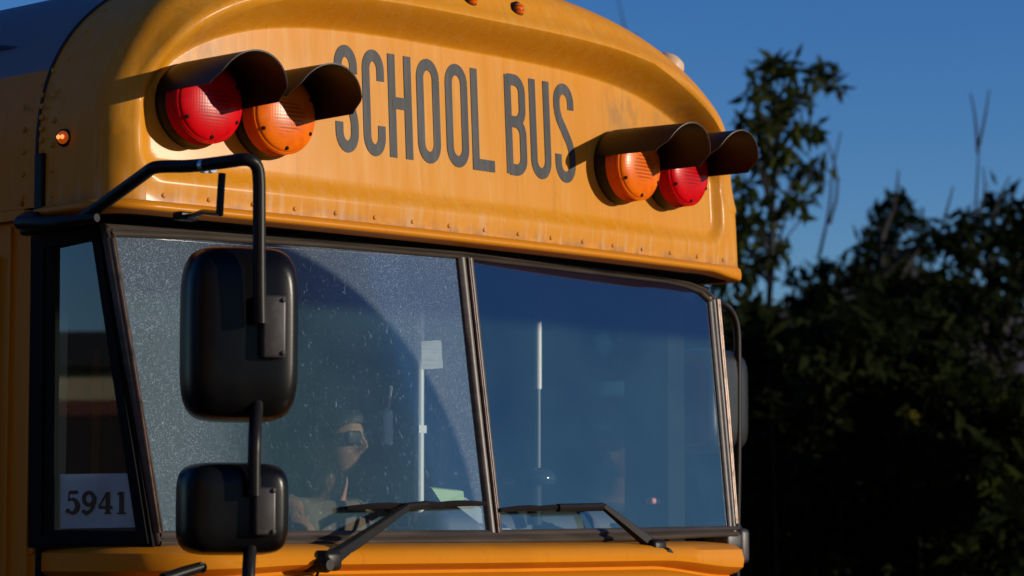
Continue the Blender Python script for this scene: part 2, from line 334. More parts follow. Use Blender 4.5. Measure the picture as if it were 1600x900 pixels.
def front_cap():
    mb = MB(); N = len(OUT); rings = []
    rings.append([(x, SEAM_Y, z) for x, z in OUT])
    for k in range(0, 13):
        a = R(90)*k/12; row = []
        for (x, z), (nx, nz) in zip(OUT, OUTN):
            RF = RFz(z); ins = RF*(1-math.cos(a)); xi, zi = x+nx*ins, z+nz*ins
            row.append((xi, cap_y(xi, max(zi, ZBOT))+RF*(1-math.sin(a)), max(zi, ZBOT)))
        rings.append(row)
    mb.grid(rings)
    inner = rings[-1]; half = N//2; rows = []; M = 300
    for i in range(half+1):
        l, r_ = inner[i], inner[N-1-i]
        row = []
        for k in range(M+1):
            t = k/M; x = l[0]+(r_[0]-l[0])*t; z = l[2]+(r_[2]-l[2])*t
            fy = cap_y(x, z); e = min(1, min(t, 1-t)*M/3)*min(1, (half-i)/4)
            row.append((x, fy, z))
        rows.append(row)
    mb.grid(rows)
    # rolled lip along the bottom edge, wrapped round both corners
    bot = [(r_[0][0], r_[0][1], 0) for r_ in rings] + [p for p in rows[0][1:-1]] + [(r_[-1][0], r_[-1][1], 0) for r_ in rings[::-1]]
    bot = [Vector((p[0], p[1], 0)) for p in bot]
    bot = [bot[0]]+[b for a, b in zip(bot, bot[1:]) if (b-a).length > 1e-4]
    prof = [(0,ZBOT),(.002,2.608),(.012,2.606),(.024,2.602),(.033,2.597),(.036,2.591),(.033,2.585),(.024,2.582),(.008,2.580),(-.03,2.580)]
    lip = []
    m = len(bot)
    for o_, z in prof:
        row = []
        for i, p in enumerate(bot):
            t = (bot[min(i+1,m-1)]-bot[max(i-1,0)]).normalized(); nrm = Vector((t.y, -t.x, 0))
            k = sst(0, .22, min((p-bot[0]).length, (p-bot[-1]).length))
            k = .35+.65*k; k *= 1-.72*sst(.86, 1.06, p.x)
            row.append(p+nrm*o_*(k if o_ > 0 else 1)+Vector((0,0,ZBOT+(z-ZBOT)*(.6+.4*k))))
        lip.append([q-Vector((0,0,.016*sst(.90,1.08,q.x)*sst(ZBOT-.005, ZBOT-.03, z))) for q in row])
    mb.cur = 1; mb.grid(lip); mb.cur = 0
    # rivets along the bottom strip and beside the seam
    def rivet(p, n_, r_=.0065):
        n_ = Vector(n_).normalized(); a = n_.orthogonal().normalized(); b = n_.cross(a); vs = []
        for rr, h in ((r_,0),(r_*.85,.0022),(r_*.45,.0038)):
            for k in range(8): vs.append(p+(a*math.cos(k*math.pi/4)+b*math.sin(k*math.pi/4))*rr+n_*h)
        mb.add(vs, [(i*8+k,i*8+(k+1)%8,(i+1)*8+(k+1)%8,(i+1)*8+k) for i in (0,1) for k in range(8)]+[tuple(range(16,24))])
    for i in range(17):
        x = -.93+i*.121; rivet(Vector((x, cap_y(x,2.622)+.0005, 2.622)), (0,-1,0))
    for i in range(6):
        rivet(Vector((-AL-.0003, .235, 2.63+i*.055)), (-1,0,0), .007)
    for i, j in ((26,0),(34,0),(42,0),(50,0),(58,0)):
        x, z = OUT[i]; nx, nz = OUTN[i]; rivet(Vector((x, .240, z)), (-nx,0,-nz), .006)
    return mb.build('front_cap', [YELF, YEL], bus, smooth=80)
front_cap()
# sealant line between the cap and the body
mb = MB(); mb.tube([(x-nx*.001, SEAM_Y+.004, z-nz*.001) for (x, z), (nx, nz) in zip(OUT, OUTN)], .0045, 8)
mb.build('seam', SEAM, bus, smooth=60)

# ------------------------------------------------------------------ lettering, drawn stroke by stroke
LH, LZ = .247, 2.772
def capline(px): 
    return at(px, 190, lambda x, z: cap_y(x, 2.88)).x
def arc(cx, cy, rx, ry, a0, a1, n=14): return [(cx+rx*math.cos(R(a0+(a1-a0)*k/n)), cy+ry*math.sin(R(a0+(a1-a0)*k/n))) for k in range(n+1)]
def glyph(ch):
    """centre lines in a box 0..1 wide and 0..1 high (stroke half-width inset)"""
    u, v = .20, .045; lo, hi = u, 1-u; b, t = v, 1-v; r_ = .14
    if ch == 'O': return [(arc(.5,t-r_,.5-u,r_,0,180)+arc(.5,b+r_,.5-u,r_,180,360)+[(hi,t-r_)], False)]
    if ch == 'C': return [([(hi,t-.24)]+arc(.5,t-r_,.5-u,r_,0,180)+arc(.5,b+r_,.5-u,r_,180,360)+[(hi,b+.24)], False)]
    if ch == 'U': return [([(lo,1)]+arc(.5,b+r_,.5-u,r_,180,360)+[(hi,1)], False)]
    if ch == 'H': return [([(lo,0),(lo,1)],False),([(hi,0),(hi,1)],False),([(lo,.53),(hi,.53)],False)]
    if ch == 'L': return [([(lo,1),(lo,0)],False),([(lo-.15,b),(1.02,b)],False)]
    if ch == 'B': return [([(lo,0),(lo,1)],False),
        ([(lo,t),(.48,t)]+arc(.48,t-.12,hi-.48,.12,90,0)+[(hi,.66)]+arc(.48,.66,hi-.48,.13,0,-90)+[(lo,.53)],False),
        ([(.48,.53)]+arc(.48,.53-.13,hi-.48,.13,90,0)+[(hi,.17)]+arc(.48,b+.12,hi-.48,.12,0,-90)+[(lo,b)],False)]
    if ch == 'S': return [([(hi,t-.21)]+arc(.5,t-r_,.5-u,r_,0,180)+[(lo,.76),(lo+.03,.70),(lo+.10,.63),(.5,.52),(hi-.10,.40),(hi-.03,.33),(hi,.27)]+arc(.5,b+r_,.5-u,r_,0,-180)+[(lo,b+.23)],False)]
def lettering():
    mb = MB()
    spans = [('S',521,561),('C',565,603),('H',604.5,646),('O',649,690),('O',694,734),('L',735,770),('B',787.5,824),('U',826,862),('S',864,900)]
    for ch, a, b_ in spans:
        xa, xb = capline(a), capline(b_); w = xb-xa
        for li, (pts, _) in enumerate(glyph(ch)):
            q = [Vector((p[0]*w, p[1]*LH)) for p in pts]
            # subdivide long straight runs so that the strip follows the panel
            P = [q[0]]
            for c, d in zip(q, q[1:]):
                k = max(1, int((d-c).length/.02)); P += [c.lerp(d, j/k) for j in range(1, k+1)]
            P = [P[0]]+[d for c, d in zip(P, P[1:]) if (d-c).length > 1e-5]
            Lr, Rr = [], []
            for i, p in enumerate(P):
                t = (P[min(i+1,len(P)-1)]-P[max(i-1,0)]); t.normalize()
                nx, ny = -t.y, t.x
                off = Vector((nx*.0116, ny*.0142))
                Lr.append(p+off); Rr.append(p-off)
            def place(p): 
                x, z = xa+p.x, LZ+p.y
                return (x, cap_y(x, z)-.0014-.0002*li, z)
            mb.grid([[place(p) for p in Lr],[place(p) for p in Rr]])
    o = mb.build('lettering', LET, bus, smooth=0)
    o['label'] = 'dark condensed capitals reading SCHOOL BUS'
lettering()

# ------------------------------------------------------------------ warning lamps
def screw(mb, x, y, z, r_=.006):
    mb.lathe([(r_,0),(r_,-.004),(r_*.5,-.0055),(.0001,-.0055)], (x,y,z), n=10)
def housing_mesh():
    mb = MB(); mb.lathe([(.0001,.03),(.102,.03),(.103,.002),(.101,-.004),(.098,-.008),(.098,-.022),(.094,-.024),(.0001,-.024)], n=48)
    return mb
def lens_mb():
    mb = MB()
    prof = [(.0965,-.02)]
    for k in range(5): prof += [(.0965,-.026-.007*k),(.0945,-.0275-.007*k),(.0945,-.0315-.007*k),(.0965,-.033-.007*k)]
    prof += [(.0965,-.058),(.0945,-.0635),(.090,-.0665)]
    for k in range(1,12):
        a = R(90)*k/11; prof.append((.090*math.cos(a)+.00005, -.0665-.017*math.sin(a)**1.0*(1-.0*a)))
    mb.lathe(prof, n=64); mb.cur = 1
    for k in range(6):
        w = R(30+60*k); screw(mb, .082*math.cos(w), -.071, .082*math.sin(w), .0050)
    return mb
def visor_mb():
    mb = MB(); rows_o, rows_i = [], []
    n = 36
    def length(f):                         # f in -1..1 round the half tube
        return .222+.03*(1-abs(f)**2.2) - .026*sst(.78, 1.0, abs(f))
    for j in range(9):
        ro, ri = [], []
        for k in range(n+1):
            f = -1+2*k/n; w = R(90)-f*R(79 if f < 0 else 92); y = .0-.0-length(f)*j/8
            rr = .1045-.004*j/8
            ro.append((rr*math.cos(w), y, rr*math.sin(w))); ri.append(((rr-.0025)*math.cos(w), y, (rr-.0025)*math.sin(w)))
        rows_o.append(ro); rows_i.append(ri)
    mb.grid(rows_o); mb.grid(rows_i); mb.grid([rows_o[-1], rows_i[-1]])
    mb.grid([[r_[0] for r_ in rows_o],[r_[0] for r_ in rows_i]]); mb.grid([[r_[-1] for r_ in rows_o],[r_[-1] for r_ in rows_i]])
    # bright worn edge of the opening
    mb.cur = 1; e = rows_o[-1]
    mb.tube([(x, y-.0006, z) for x, y, z in e], .0007, 5)
    mb.cur = 0
    return mb
DARKSCREW = mat('dark_screw', (.02,.006,.004), .8, spec=.1)
EDGE = mat('worn_edge', (.22,.19,.16), .4, metal=.6)
hm = housing_mesh(); lm = lens_mb(); vm = visor_mb()
protoL = {}
for c, x, z, lab in (('red',-.842,2.828,'red round warning lamp nearest the shaded side'),('amber',-.635,2.824,'amber round warning lamp left of the lettering'),
                ('amber',.572,2.828,'amber round warning lamp right of the lettering'),('red',.782,2.833,'red round warning lamp at the far end of the cap')):
    y = cap_y(x, z)
    if 'h' not in protoL:
        h = hm.build('warning_lamp', VIS, bus, smooth=40); v = vm.build('visor', [VIS, EDGE], h, smooth=40); protoL['h'] = h; protoL['v'] = v
    else:
        h = protoL['h'].copy(); COL.objects.link(h); h.parent = bus; v = protoL['v'].copy(); COL.objects.link(v); v.parent = h
    h.location = (x, y-.012, z); h.rotation_euler = (0, 0, math.atan(.1*x/1.13))
    h['label'] = lab; h.scale = (.93,.93,.93)
    if c not in protoL: l = lm.build('lens', [REDL if c == 'red' else AMBL, DARKSCREW], h, smooth=35); protoL[c] = l
    else: l = protoL[c].copy(); COL.objects.link(l); l.parent = h

# small marker lamps
AMBLIT = bpy.data.materials.new('amber_marker_lit'); AMBLIT.use_nodes = True
_n = AMBLIT.node_tree.nodes['Principled BSDF']; _n.inputs['Base Color'].default_value = (.8,.2,.01,1); _n.inputs['Roughness'].default_value = .2
def marker(p, nrm, r_, lit=False, label=None, lensmat=None):
    q = Vector(nrm).to_track_quat('-Y','Z')
    b = MB(); b.lathe([(r_*1.35,.012),(r_*1.35,-.004),(r_*1.1,-.008),(r_*1.0,-.008)], n=24); b.lathe([(r_*1.0,-.008),(.0001,-.006)], n=24)
    o = b.build('marker_lamp', BLKM, bus, smooth=40); o.location = p; o.rotation_euler = q.to_euler()
    if label: o['label'] = label
    l = MB(); l.lathe([(r_*math.cos(a)+.0001, -.007-r_*.75*math.sin(a)) for a in np.linspace(0, math.pi/2, 8)], n=24)
    m = lensmat or AMBL
    l.build('lens', m, o, smooth=40)
    if lit:
        e = MB(); 
        for s in (-.35,.35): e.lathe([(r_*.34*math.cos(a)+.0001, -.007-r_*.78-r_*.1*math.sin(a)) for a in np.linspace(0, math.pi/2, 5)], (s*r_,0,0), n=10)
        e.build('bulb', BULB, o, smooth=40)
BULB = bpy.data.materials.new('lit_bulb'); BULB.use_nodes = True
_b = BULB.node_tree.nodes['Principled BSDF']; _b.inputs['Emission Color'].default_value = (1,.28,.03,1); _b.inputs['Emission Strength'].default_value = 1.6
LITL = mat('amber_lens_lit', (.7,.12,.004), .2)
_b = LITL.node_tree.nodes['Principled BSDF']; _b.inputs['Emission Color'].default_value = (1,.16,.01,1); _b.inputs['Emission Strength'].default_value = .22
marker((-AL, .192, 2.752), (-1,-.35,0), .0145, True, 'small lit amber marker lamp on the shaded corner', LITL)
def proj(p):
    v = Vector(p)-CAM; w = v.dot(FWD); return 800+FPX*v.dot(RGT)/w, 450-FPX*v.dot(UPV)/w
def shoulder(i, a):                        # a point of the rounded edge of the cap, and its normal
    (x, z), (nx, nz) = OUT[i], OUTN[i]; RF = RFz(z); ins = RF*(1-math.cos(a)); xi, zi = x+nx*ins, z+nz*ins
    return Vector((xi, front0(xi, zi)+RF*(1-math.sin(a)), zi)), Vector((-nx*math.cos(a), -math.sin(a), -nz*math.cos(a)))
for px, py in ((735,-2),(806,13)):
    best = min(((i, a) for i in range(60, 240) for a in np.linspace(.5, 1.57, 14)), key=lambda q: (lambda u: (u[0]-px)**2+(u[1]-py)**2)(proj(shoulder(*q)[0])))
    p, n_ = shoulder(*best); marker(p, n_, .0155, False)
q = min(((i, a) for i in range(180, 270) for a in (.05, .1, .15)), key=lambda q: (lambda u: (u[0]-1034)**2+(u[1]-112)**2)(proj(shoulder(*q)[0])))
p, n_ = shoulder(*q)
mb = MB(); mb.lathe([(.045,-.03),(.045,.008),(.041,.018),(.030,.026),(.014,.031),(.0001,.032)], axis='Z', n=24)
o = mb.build('roof_lamp', mat('pale_lamp_plastic', (.6,.42,.25), .35), bus, smooth=40, loc=p)
o.rotation_euler = n_.to_track_quat('Z','Y').to_euler()

# ------------------------------------------------------------------ windshield
def ws(x, z): return .012-.1527*(2.555-z)+.08*abs(x)
def P(px, py, off=0.):
    p = at(px, py, ws); p.y += off; return p
WIPE_C = tuple(P(378, 842)); WIPE_R = (P(378,842)-P(640,545)).length
GL = glass_mat('dusty_windshield_glass', (.80,.88,.88), haze=.085, band=True, dust=True, refl=.22)
GR = glass_mat('clean_windshield_glass', (.78,.86,.88), haze=.075, band=True, refl=.20)
GS = glass_mat('side_glass', (.78,.86,.87), refl=2.0)
def pane(name, pts, m, label):
    q = [P(*p) for p in pts]; rows = []
    # quad patch: left edge, right edge
    n = 24
    L0, L1, R1, R0 = q
    for j in range(n+1):
        a = L0.lerp(L1, j/n); b = R0.lerp(R1, j/n); rows.append([a.lerp(b, k/n) for k in range(n+1)])
    mb = MB(); mb.grid(rows); o = mb.build(name, m, bus, smooth=0, fixn=False); o['label'] = label; return o
pane('windshield_pane', [(172,364),(250,830),(766,831),(718,398)], GL, 'dust speckled windshield pane with a wiped fan')
pane('windshield_pane', [(730,402),(776,831),(1140,826),(1107,448)], GR, 'clear bluish windshield pane with a dark band on top')
def strip(mb, pa, pb, off, thick):
    """flat-ended beaded strip between two pixel lines on the windshield surface"""
    A = [P(*p, -off) for p in pa]; B = [P(*p, -off) for p in pb]
    def dens(Q):
        out = []
        for a, b in zip(Q, Q[1:]): out += [a.lerp(b, k/6) for k in range(6)]
        return out+[Q[-1]]
    A, B = dens(A), dens(B); rows = []
    for t, h in ((0,-thick),(0,0),(.12,.35),(.3,.5),(.42,.25),(.5,0),(.58,.25),(.7,.5),(.88,.35),(1,0),(1,-thick)):
        hh = -h*thick if h >= 0 else thick
        rows.append([a.lerp(b, t)+Vector((0, hh, 0)) for a, b in zip(A, B)])
    mb.grid(rows)
mb = MB()
TOPO = [(160,349),(300,356),(500,371),(722,393),(900,414),(1040,432),(1075,440),(1100,450),(1117,466)]
TOPI = [(176,370),(300,374),(500,386),(722,405),(900,426),(1040,443),(1070,450),(1092,459),(1106,472)]
strip(mb, TOPO, TOPI, .004, .014)
strip(mb, [(247,855),(500,853),(770,850),(960,846),(1150,838)], [(247,829),(500,829),(770,828),(960,825),(1150,821)], .0045, .016)
strip(mb, [(160,349),(203,600),(243,853)], [(178,362),(217,600),(256,836)], .003, .012)
strip(mb, [(1117,464),(1133,640),(1150,838)], [(1105,464),(1121,640),(1137,826)], .003, .010)
mb.build('windshield_seal', RUB, bus, smooth=50)
mb = MB(); strip(mb, [(713,402),(736,615),(761,832)], [(737,404),(759,615),(782,832)], .006, .016)
mb.build('mullion', RUB, bus, smooth=50)
for a, b_, o_ in ((((724,403),(747,615),(771,832)), ((728,403),(751,615),(775,832)), .015), (((1116,468),(1131,640),(1145,818)), ((1121,468),(1136,640),(1149,818)), .010), (((169,372),(207,600),(242,832)), ((172,372),(210,600),(245,832)), .013)):
    mb = MB(); strip(mb, a, b_, o_, .004); mb.build('trim_strip', TRIM, bus, smooth=50)

# ------------------------------------------------------------------ side window of the front corner (5941)
XS = -AL+.004
def SP(px, py, off=0.): p = atX(px, py, XS); p.x -= off; return p
WSL = P(163, 352); WBL = P(244, 853)
def sidepoly(pix, off=0.):                 # on the plane through body side and windshield edge
    # plane through three points
    a, b_, c = Vector((XS, .27, 2.55)), Vector((XS, .27, 1.86)), Vector((WBL.x, WBL.y, WBL.z))
    n_ = (b_-a).cross(c-a).normalized(); out = []
    for px, py in pix:
        v = ray(px, py); t = (a-CAM).dot(n_)/v.dot(n_); q = CAM+v*t
        s = -1 if n_.x > 0 else 1
        out.append(q+n_*off*s)
    return out
def ring(mb, outer, inner, off, th):
    O = sidepoly(outer, off); I = sidepoly(inner, off); O2 = sidepoly(outer, off-th); I2 = sidepoly(inner, off-th)
    mb.grid([O+[O[0]], I+[I[0]]]); mb.grid([O+[O[0]], O2+[O2[0]]]); mb.grid([I+[I[0]], I2+[I2[0]]])
mb = MB()
ring(mb, [(53,372),(165,352),(244,856),(49,856)], [(86,384),(148,374),(217,830),(82,828)], .012, .03)
ring(mb, [(60,379),(160,360),(238,849),(56,849)], [(75,388),(150,372),(225,838),(72,836)], .018, .008)
qw = mb.build('corner_window', mat('frame_rubber', (.004,.004,.004), .6, spec=.15), bus, smooth=30)
mb = MB(); mb.poly(sidepoly([(80,378),(152,366),(224,836),(76,836)], -.004)); mb.build('glass', GS, qw, fixn=False)
# 5941 card
def digits(mb, place):
    # serif numerals: outlines as thick/thin strokes in a unit box
    def st(pts, w0, w1=None, n=1):
        w1 = w1 or w0; w0, w1 = w0*1.25+.01, w1*1.25+.01; Q = [Vector(p) for p in pts]; m = len(Q); Lq, Rq = [], []
        for i, p in enumerate(Q):
            t = (Q[min(i+1,m-1)]-Q[max(i-1,0)]).normalized(); f = i/(m-1)
            w = w0+(w1-w0)*math.sin(math.pi*f) if w0 != w1 else w0
            o_ = Vector((-t.y, t.x))*w/2; Lq.append(p+o_); Rq.append(p-o_)
        k_[0] += .00012
        mb.grid([[place(p.x, p.y, k_[0]) for p in Lq],[place(p.x, p.y, k_[0]) for p in Rq]])
    k_ = [0]; x = 0
    # 5
    st([(x+.14,.93),(x+.52,.95)], .12); st([(x+.15,.95),(x+.11,.56)], .05)
    st([(x+.11,.56)]+arc(x+.27,.34,.22,.30,110,-150,18), .05, .17); st(arc(x+.09,.13,.05,.05,0,330,8), .09)
    x = .68
    st(arc(x+.29,.66,.21,.27,0,360,24), .13, .13); st(arc(x+.10,.62,.42,.60,15,-88,14), .16, .10); st(arc(x+.08,.1,.04,.04,0,330,8), .08)
    x = 1.36
    st([(x+.40,0.04),(x+.40,.96)], .15); st([(x+.38,.95),(x+.03,.30)], .06); st([(x+.02,.28),(x+.60,.28)], .10); st([(x+.25,.025),(x+.55,.025)], .05)
    x = 2.04
    st([(x+.30,.03),(x+.30,.97)], .15); st([(x+.12,.84),(x+.28,.95)], .06); st([(x+.10,.025),(x+.50,.025)], .05)
mb = MB(); mb.poly(sidepoly([(90,741),(209,739),(213,824),(90,826)], -.010))
sign = mb.build('number_card', mat('white_card', (.70,.92,.93), .7, noise=(6,(.45,.5,.5),.4,.7)), bus, fixn=False); sign['label'] = 'white card reading 5941 inside the corner window'
mb = MB()
A0, A1 = (99,803), (197,803)
def placed(u, v, k):
    px = A0[0]+(A1[0]-A0[0])*u/2.62; py = 803-v*36+0*u
    return sidepoly([(px, py)], -.0095+k)[0]
digits(mb, placed); mb.build('printed_number', mat('print_black', (.004,.004,.004), .6), sign, fixn=False)
mb = MB(); mb.poly(sidepoly([(211,764),(222,763),(224,824),(213,824)], -.011)); mb.build('card_sleeve', mat('clear_sleeve', (.25,.33,.35), .3), bus, fixn=False)

# ------------------------------------------------------------------ body behind the cap
YE = 9.2
mb = MB(); lim = 2.925
Ls = [(x, z) for x, z in OUT if x < 0 and z <= lim]; Rs = [(x, z) for x, z in OUT if x > 0 and z <= lim]
def shell(pts, ys): return [[(x, y, z) for x, z in pts] for y in ys]
mb.grid(shell(Ls, (SEAM_Y+.002, .9, YE))); mb.grid(shell(Rs, (SEAM_Y+.002, .9, YE)))
for i in range(11):                        # rivets of the upper side panel
    for y in (.275, .34, .62, 1.3, 2.0): mb.lathe([(.007,.0),(.006,-.003),(.0001,-.004)], (-AL, y, 2.63+i*.025 if y == .275 else 2.635+i*.05 if i < 5 else 2.62), axis='X', n=8)
mb.build('upper_side', YEL, bus, smooth=50)
mb = MB(); mb.grid(shell([(x, z) for x, z in OUT if z > lim-.012], (SEAM_Y+.002, 2, YE)))
mb.build('roof', WHITE, bus, smooth=50)
def roofpt(px, py):
    import itertools
    def pj(p):
        v = Vector(p)-CAM; w = v.dot(FWD); return 800+FPX*v.dot(RGT)/w, 450-FPX*v.dot(UPV)/w
    best = min(itertools.product(range(30, 120), np.linspace(.3, .7, 60)), key=lambda q: (lambda u: (u[0]-px)**2+(u[1]-py)**2)(pj((OUT[q[0]][0], q[1], OUT[q[0]][1]))))
    (x, z), (nx, nz) = OUT[best[0]], OUTN[best[0]]; return Vector((x-nx*.004, best[1], z-nz*.004))
mb = MB(); mb.poly([roofpt(-30,72), roofpt(0,72), roofpt(31,73), roofpt(8,79), roofpt(-30,84)]); mb.build('roof_marking', SEAM, bus)
mb = MB(); mb.box((-AL-.006, (SEAM_Y+.012+YE)/2, 2.592), (.03, YE-SEAM_Y-.03, .022)); mb.box((AR+.006, (SEAM_Y+.012+YE)/2, 2.592), (.03, YE-SEAM_Y-.03, .022))
mb.build('drip_rail', YEL, bus)
mb = MB(); mb.rbox((-AL-.004, .272, 2.66), (.014, .028, .13), .003); mb.build('seam_shadow', BLKM, bus)  # black bar drawn in place of the dark shadow gap
# lower sides with a row of windows
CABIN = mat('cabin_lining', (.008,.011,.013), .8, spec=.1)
wy = [1.25+i*.82 for i in range(9)]
for sx, X, nm in ((-1,-AL,'l'),(1,AR,'r')):
    mb = MB(); th = .05; xc = X-sx*th/2
    mb.box((xc, (.27+YE)/2, (.75+1.83)/2), (th, YE-.27, 1.83-.75))            # below the windows
    mb.box((xc, (.27+YE)/2, 2.545), (th-.002, YE-.27, .07))                   # above them
    edges = [.27, .42] if sx < 0 else [.27,.42]
    mb.box((xc, .345, 2.17), (th, .15, .68))
    for i, y in enumerate(wy): mb.box((xc, y-.05, 2.17), (th-.004, .10, .68))
    mb.box((xc, (wy[-1]+.7+YE)/2, 2.17), (th, YE-wy[-1]-.7, .68))
    for z in (1.05, 1.35, 1.65): mb.box((X+sx*.006, (1.2+YE)/2, z), (.016, YE-1.2, .045))
    if sx < 0:
        mb.box((X-.004, .30, 2.17), (.012, .014, .80)); mb.box((X-.003, .375, 2.17), (.010, .010, .80))
        for z in (2.21, 1.86): mb.lathe([(.011,0),(.009,-.005),(.0001,-.006)], (X-.001, .285, z), axis='X', n=10)
    mb.build('side_wall', YEL, bus)
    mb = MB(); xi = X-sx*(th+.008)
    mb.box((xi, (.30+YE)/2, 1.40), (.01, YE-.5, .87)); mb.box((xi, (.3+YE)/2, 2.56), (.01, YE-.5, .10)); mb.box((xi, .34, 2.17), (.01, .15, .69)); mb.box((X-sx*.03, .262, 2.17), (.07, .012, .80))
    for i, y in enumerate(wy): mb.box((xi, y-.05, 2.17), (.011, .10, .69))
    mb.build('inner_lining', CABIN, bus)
    for i, y in enumerate([.42]+wy):
        y1 = y if i else .42; w = (wy[0]-.10-.42) if i == 0 else .72
        f = MB(); f.box((X, y1+w/2, 2.17), (.03, w, .03)); f.box((X, y1+w/2, 1.845), (.03, w, .03)); f.box((X, y1+w/2, 2.495), (.03, w, .03))
        f.box((X, y1+.015, 2.17), (.028, .03, .62)); f.box((X, y1+w-.015, 2.17), (.028, .03, .62))
        fo = f.build('side_window', BLKM, bus); g = MB(); g.box((X-sx*.003, y1+w/2, 2.17), (.005, w-.05, .62)); g.build('glass', GS, fo)
mb = MB(); mb.box((0.03, YE-.03, 1.7), (2.2, .06, 1.9)); mb.prism([(x*.985, YE-.06, z-.02) for x, z in OUT], (0,.05,0)); mb.build('rear_wall', YEL, bus)
mb = MB(); mb.box((0.03, (YE+.1)/2, .92), (2.16, YE-.2, .08)); mb.build('floor', mat('cabin_floor', (.03,.03,.03), .8), bus)
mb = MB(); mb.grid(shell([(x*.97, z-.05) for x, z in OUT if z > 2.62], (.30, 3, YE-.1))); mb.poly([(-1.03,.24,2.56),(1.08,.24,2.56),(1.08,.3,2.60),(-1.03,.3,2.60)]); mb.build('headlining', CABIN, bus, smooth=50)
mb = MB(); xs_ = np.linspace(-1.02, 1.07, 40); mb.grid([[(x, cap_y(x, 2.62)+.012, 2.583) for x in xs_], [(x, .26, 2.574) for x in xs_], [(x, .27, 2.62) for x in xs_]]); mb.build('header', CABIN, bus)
# cowl, hood, fenders, bumper and wheels
def sweep(mb, prof, xs, yo=lambda x: .08*abs(x)):
    rows = [[(x, y+yo(x), z) for y, z in prof] for x in xs]; mb.grid(rows)
    mb.poly(rows[0]); mb.poly(rows[-1][::-1])
XL, XR = -1.050, at(1149,862,-.13).x
def cowl():
    mb = MB(); rows = []; xb = XL+.125; rc, ry = .14, .16
    prof = lambda c: [(-.03,1.874),(.02,1.872),(.07,1.869),(.105,1.864),(.128,1.853),(.136,1.840-.012*(1-c)),(.132,1.828-.020*(1-c)),(.112,1.819-.024*(1-c)),(.086,1.813-.026*(1-c)),
                      (.090,1.806-.026*(1-c)),(.14,1.796-.02*(1-c)),(.17,1.77),(.19,1.70),(.19,1.0)]
    path = []
    for y in (.272, .2, .15): path.append((xb, y, -1, 0))
    yb = ws(xb+rc, 1.87)
    for k in range(15):
        t = R(90)*(1-k/14); path.append((xb+rc-rc*math.sin(t), yb+ry*(1-math.cos(t)), -math.sin(t), -math.cos(t)))
    for x in np.linspace(xb+rc+.01, XR, 90): path.append((x, ws(x, 1.87), 0, -1))
    for x, y, nx, ny in path:
        c = sst(0, .35, XR-x)*sst(-.05, .4, x-XL)
        rows.append([(x+nx*(o_ if ny < -.5 else min(o_, .128)), y+ny*o_, z) for o_, z in prof(c)])
    mb.grid(rows); mb.poly([p for p in rows[-1]][::-1])
    return mb.build('cowl', YEL, bus, smooth=40)
cowl()
mb = MB(); rows = []
for x in np.linspace(-.86, .86, 40):
    u = abs(x)/.86; dz = -.05*u**2-.12*u**8
    rows.append([(x, -.30, 1.745+dz), (x, -.9, 1.66+dz), (x, -1.35, 1.56+dz), (x, -1.52, 1.50+dz*1.2), (x, -1.60, 1.40), (x, -1.63, .85)])
mb.grid(rows); mb.prism([(p[0],p[1],p[2]) for p in rows[0]]+[(-.86,-.30,.85)], (.02,0,0)); mb.prism([(p[0],p[1],p[2]) for p in rows[-1]]+[(.86,-.30,.85)], (-.02,0,0))
mb.build('hood', YEL, bus, smooth=40)
for sx in (-1,1):
    mb = MB(); prof = []
    for k in range(13):
        w = R(180-15*k); prof.append((-.85+.62*math.cos(w), .55+.58*math.sin(w)))
    inn = [(-.85+.54*math.cos(R(15*k)), .50+.54*math.sin(R(15*k))) for k in range(13)]
    mb.prism([(sx*.80, y, z) for y, z in prof+inn], (sx*.33,0,0)); mb.build('fender', YEL, bus, smooth=35)
    mb = MB(); mb.lathe([(.0001,0),(.085,-.01),(.09,.02)], (sx*.72,-1.66,1.1), n=24); h = mb.build('headlight', mat('headlight_glass', (.7,.7,.7), .1), bus, smooth=40)
    mb = MB(); mb.lathe([(.088,.0),(.105,-.015),(.11,.03)], (sx*.72,-1.66,1.1), n=24); mb.build('rim', STEEL, h, smooth=40)
mb = MB()
for i in range(9): mb.box((0,-1.65,.95+i*.055), (1.1,.03,.02))
mb.box((0,-1.64,1.17),(1.16,.012,.5)); mb.build('grille', BLKM, bus)
mb = MB(); mb.rbox((0,-1.78,.62), (2.3,.12,.26), .03); mb.build('bumper', BLKM, bus, smooth=40)
for y in (-.85, 6.6):
    for sx in (-1,1):
        mb = MB(); mb.lathe([(.30,-.13),(.46,-.14),(.50,-.10),(.50,.10),(.46,.14),(.30,.13)], (sx*.95,y,.5), axis='X', n=40); w = mb.build('tyre', TYRE, bus, smooth=40)
        mb = MB(); mb.lathe([(.0001,sx*.02),(.12,sx*.05),(.14,sx*.02),(.24,0),(.30,sx*.12),(.305,-sx*.12)], (sx*.95,y,.5), axis='X', n=32); mb.build('rim', WHITE, w, smooth=40)
mb = MB(); mb.box((0,4,.7), (1.0,8.6,.3)); mb.build('chassis', BLKM, bus)

